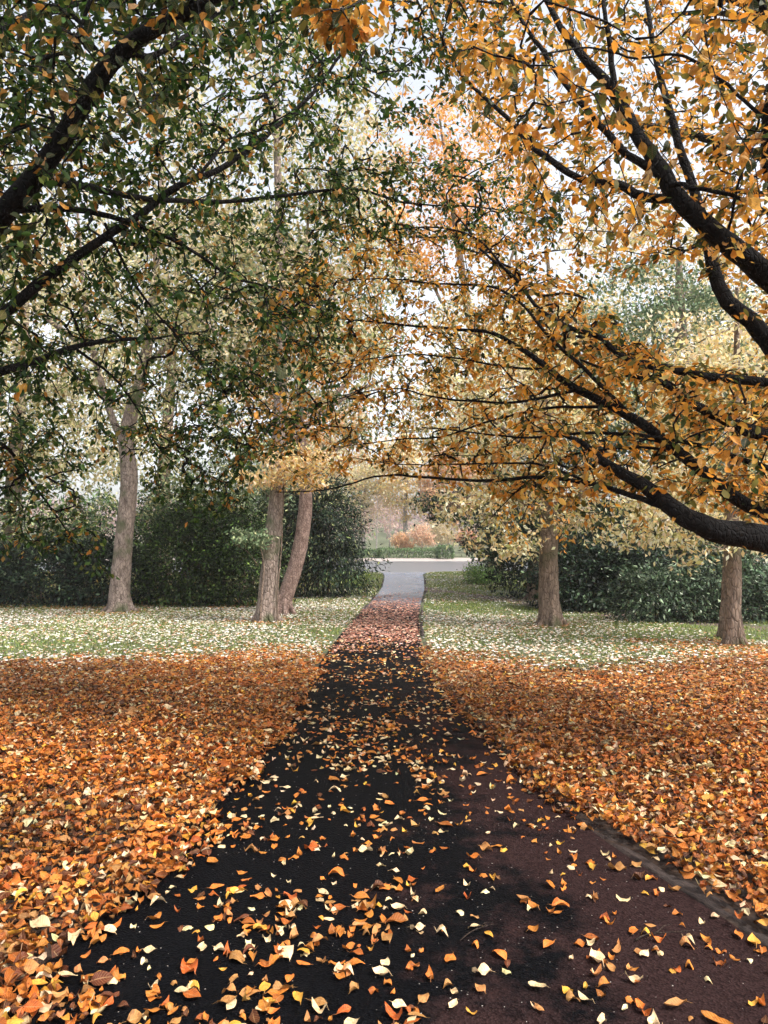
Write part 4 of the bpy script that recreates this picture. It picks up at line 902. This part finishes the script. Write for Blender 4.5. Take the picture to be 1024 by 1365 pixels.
# leaves strewn over the lawn, grazing sky sheen painted into their pale tones
x, y = scatter(-25, 25, 9.5, 42, 200)
ok = np.abs(x) < .52 * y + 2.5; x, y = x[ok], y[ok]
l, r = edgeL(y), edgeR(y)
cov = .25 + 1.3 * (vnoise(x, y, .3, 31) - .4) + .6 * (vnoise(x, y, 1.3, 32) - .5)
cov += .22 * (x < -1.5) + .35 * sstep(20, 24, y) * (x < -3) + .5 * np.exp(-((y - 22) / 2.5) ** 2) * (x < -2)
cov += .4 * np.exp(-((x - 4.2) ** 2 + (y - 17.2) ** 2) / 6)
cov += .8 * np.exp(-((x - 6.25) ** 2 + (y - 13.5) ** 2) / .8) + .6 * np.exp(-((x + 2.9) ** 2 + (y - 19) ** 2) / .7)
cov *= sstep(9.0, 12.5, y) * (1 - .7 * sstep(24, 30, y))
keep = ((x < l - .05) | (x > r + .1)) & (rng.random(len(x)) < np.clip(cov, .03, 1)); x, y = x[keep], y[keep]; n = len(x)
P = np.stack([x, y, gz(x, y) + .02 + .025 * rng.random(n)], -1); th = rng.random(n) * 6.283
cl, _ = pick([('e2dacb', 38), ('cbb498', 24), ('eee8dd', 18), ('b48662', 14), ('8c5c40', 8)], n)
c2, _ = pick([('b8743a', 40), ('96582c', 30), ('cc9868', 30)], n)
brown = rng.random(n) < np.clip(.75 * sstep(22.4, 23.6, y + 1.2 * (vnoise(x, y, .8, 33) - .5)) * (x < -3) + .7 * np.exp(-((x + 7.5) ** 2 + (y - 21.8) ** 2) / .9) + .6 * np.exp(-((x - 3.9) ** 2 + (y - 17.8) ** 2) / .6) + .8 * np.exp(-((x - 6.25) ** 2 + (y - 13.5) ** 2) / .8) + .7 * np.exp(-((x + 2.9) ** 2 + (y - 19) ** 2) / .7), 0, .9)
cl[brown] = c2[brown]                                                            # brown leaves gather under the bushes and round the trunks
Ln = rng.uniform(.05, .085, n)
V, F, c, uv = leaf_cloud(P, np.stack([np.cos(th), np.sin(th), 0 * th], -1), norm(np.array([0, 0, 1.]) + .32 * rng.standard_normal((n, 3))), Ln, Ln * .62, rng.uniform(-.4, .5, n), rng.uniform(-.2, .5, n), np.zeros(n), np.zeros(n), cl, 2)
o = add_mesh('lawn_leaves', V, [F], M_lawnleaf, col=c); o['kind'] = 'stuff'; o['label'] = 'pale buff leaves strewn thinly over the green lawn'; o['category'] = 'leaf litter'
print('lawn leaves', n)

# ------------------------------------------------------------------ grass
x, y = scatter(-25, 25, 9.0, 44, 340)
ok = (np.abs(x) < .52 * y + 2.5); x, y = x[ok], y[ok]
l, r = edgeL(y), edgeR(y)
dt = np.abs(y - (31 - 2.0 * (x - 1.6)) + 2.5 * (vnoise(x, y, 1.6, 44) - .5))
pg = sstep(9.5, 13, y) * np.clip(16 / y, .3, 1) * (.15 + 1.3 * sstep(.15, .6, vnoise(x, y, .7, 41))) * np.where((x > 1.3) & (dt < 1.2), .12, 1)
keep = ((x < l - .06) | (x > r + .1)) & (rng.random(len(x)) < pg); x, y = x[keep], y[keep]; n = len(x)
h = rng.uniform(.03, .075, n); wd = rng.uniform(.006, .012, n) * np.clip(y / 14, 1, 2.2); th = rng.random(n) * 6.283
b0 = np.stack([x, y, gz(x, y) - .005], -1); u = np.stack([np.cos(th), np.sin(th), 0 * th], -1) * wd[:, None]
tip = b0 + np.stack([rng.normal(0, .022, n), rng.normal(0, .022, n), h], -1)
V = np.stack([b0 - u, b0 + u, tip], 1).reshape(-1, 3)
cl, _ = pick([('788a42', 36), ('909c54', 28), ('5c7036', 22), ('a8a870', 14)], n, .15)
cl *= (.8 + .4 * vnoise(x, y, .35, 42))[:, None]
g = add_mesh('grass', V, [np.arange(3 * n).reshape(-1, 3)], M_grass, col=np.repeat(cl, 3, 0)); g['kind'] = 'stuff'
g['label'] = 'short green lawn grass between the leaf drift and the shrubs'; g['category'] = 'grass'
print('grass', n)

# ------------------------------------------------------------------ fallen twigs on the tarmac
for (c, r, lab) in [([(1.0, 3.12), (1.06, 3.16), (1.14, 3.17), (1.24, 3.18)], .0035, 'forked grey twig lying against the edging stones'),
                    ([(.30, 3.10), (.36, 3.17), (.45, 3.22)], .0025, 'short straight twig alone on the maroon tarmac')]:
    cx, cyy = c[0]; base = (cx, cyy, float(path_z(cx, cyy)))
    t = thing('fallen_twig', lab, 'twig', base)
    tb = Tubes(); pts = catmull([(a, b_, float(path_z(a, b_)) + .008 + .004 * k) for k, (a, b_) in enumerate(c)], 4)
    tb.add(pts, np.linspace(r, r * .5, len(pts)), 6); tb.obj('stem', M_barktwig, t, base)
    tb = Tubes(); m0 = pts[len(pts) // 2]; tb.add([m0, m0 + [.05, .04, .01], m0 + [.09, .05, .012]], [r * .6, r * .5, r * .3], 5); tb.obj('side_shoot', M_barktwig, t, base)

# ------------------------------------------------------------------ autumn haze over the lake
hx = np.array([(a, b, c) for a in (-440, 440) for b in (-60, 720) for c in (-3.0, 32.0)], float)
haze = add_mesh('haze', hx, [[[0, 1, 3, 2], [4, 6, 7, 5], [0, 4, 5, 1], [2, 3, 7, 6], [0, 2, 6, 4], [1, 5, 7, 3]]])
m = bpy.data.materials.new('haze_air'); m.use_nodes = True; nt = m.node_tree; nt.nodes.clear()
pv = nt.nodes.new('ShaderNodeVolumePrincipled'); mo = nt.nodes.new('ShaderNodeOutputMaterial'); nt.links.new(pv.outputs[0], mo.inputs['Volume'])
pv.inputs['Color'].default_value = (.92, .90, .93, 1); pv.inputs['Density'].default_value = .0007; pv.inputs['Anisotropy'].default_value = .2
haze.data.materials.append(m); haze['kind'] = 'stuff'; haze['label'] = 'thin pale autumn haze hanging over the lake and lawns'; haze['category'] = 'haze'
cy.volume_bounces = 1
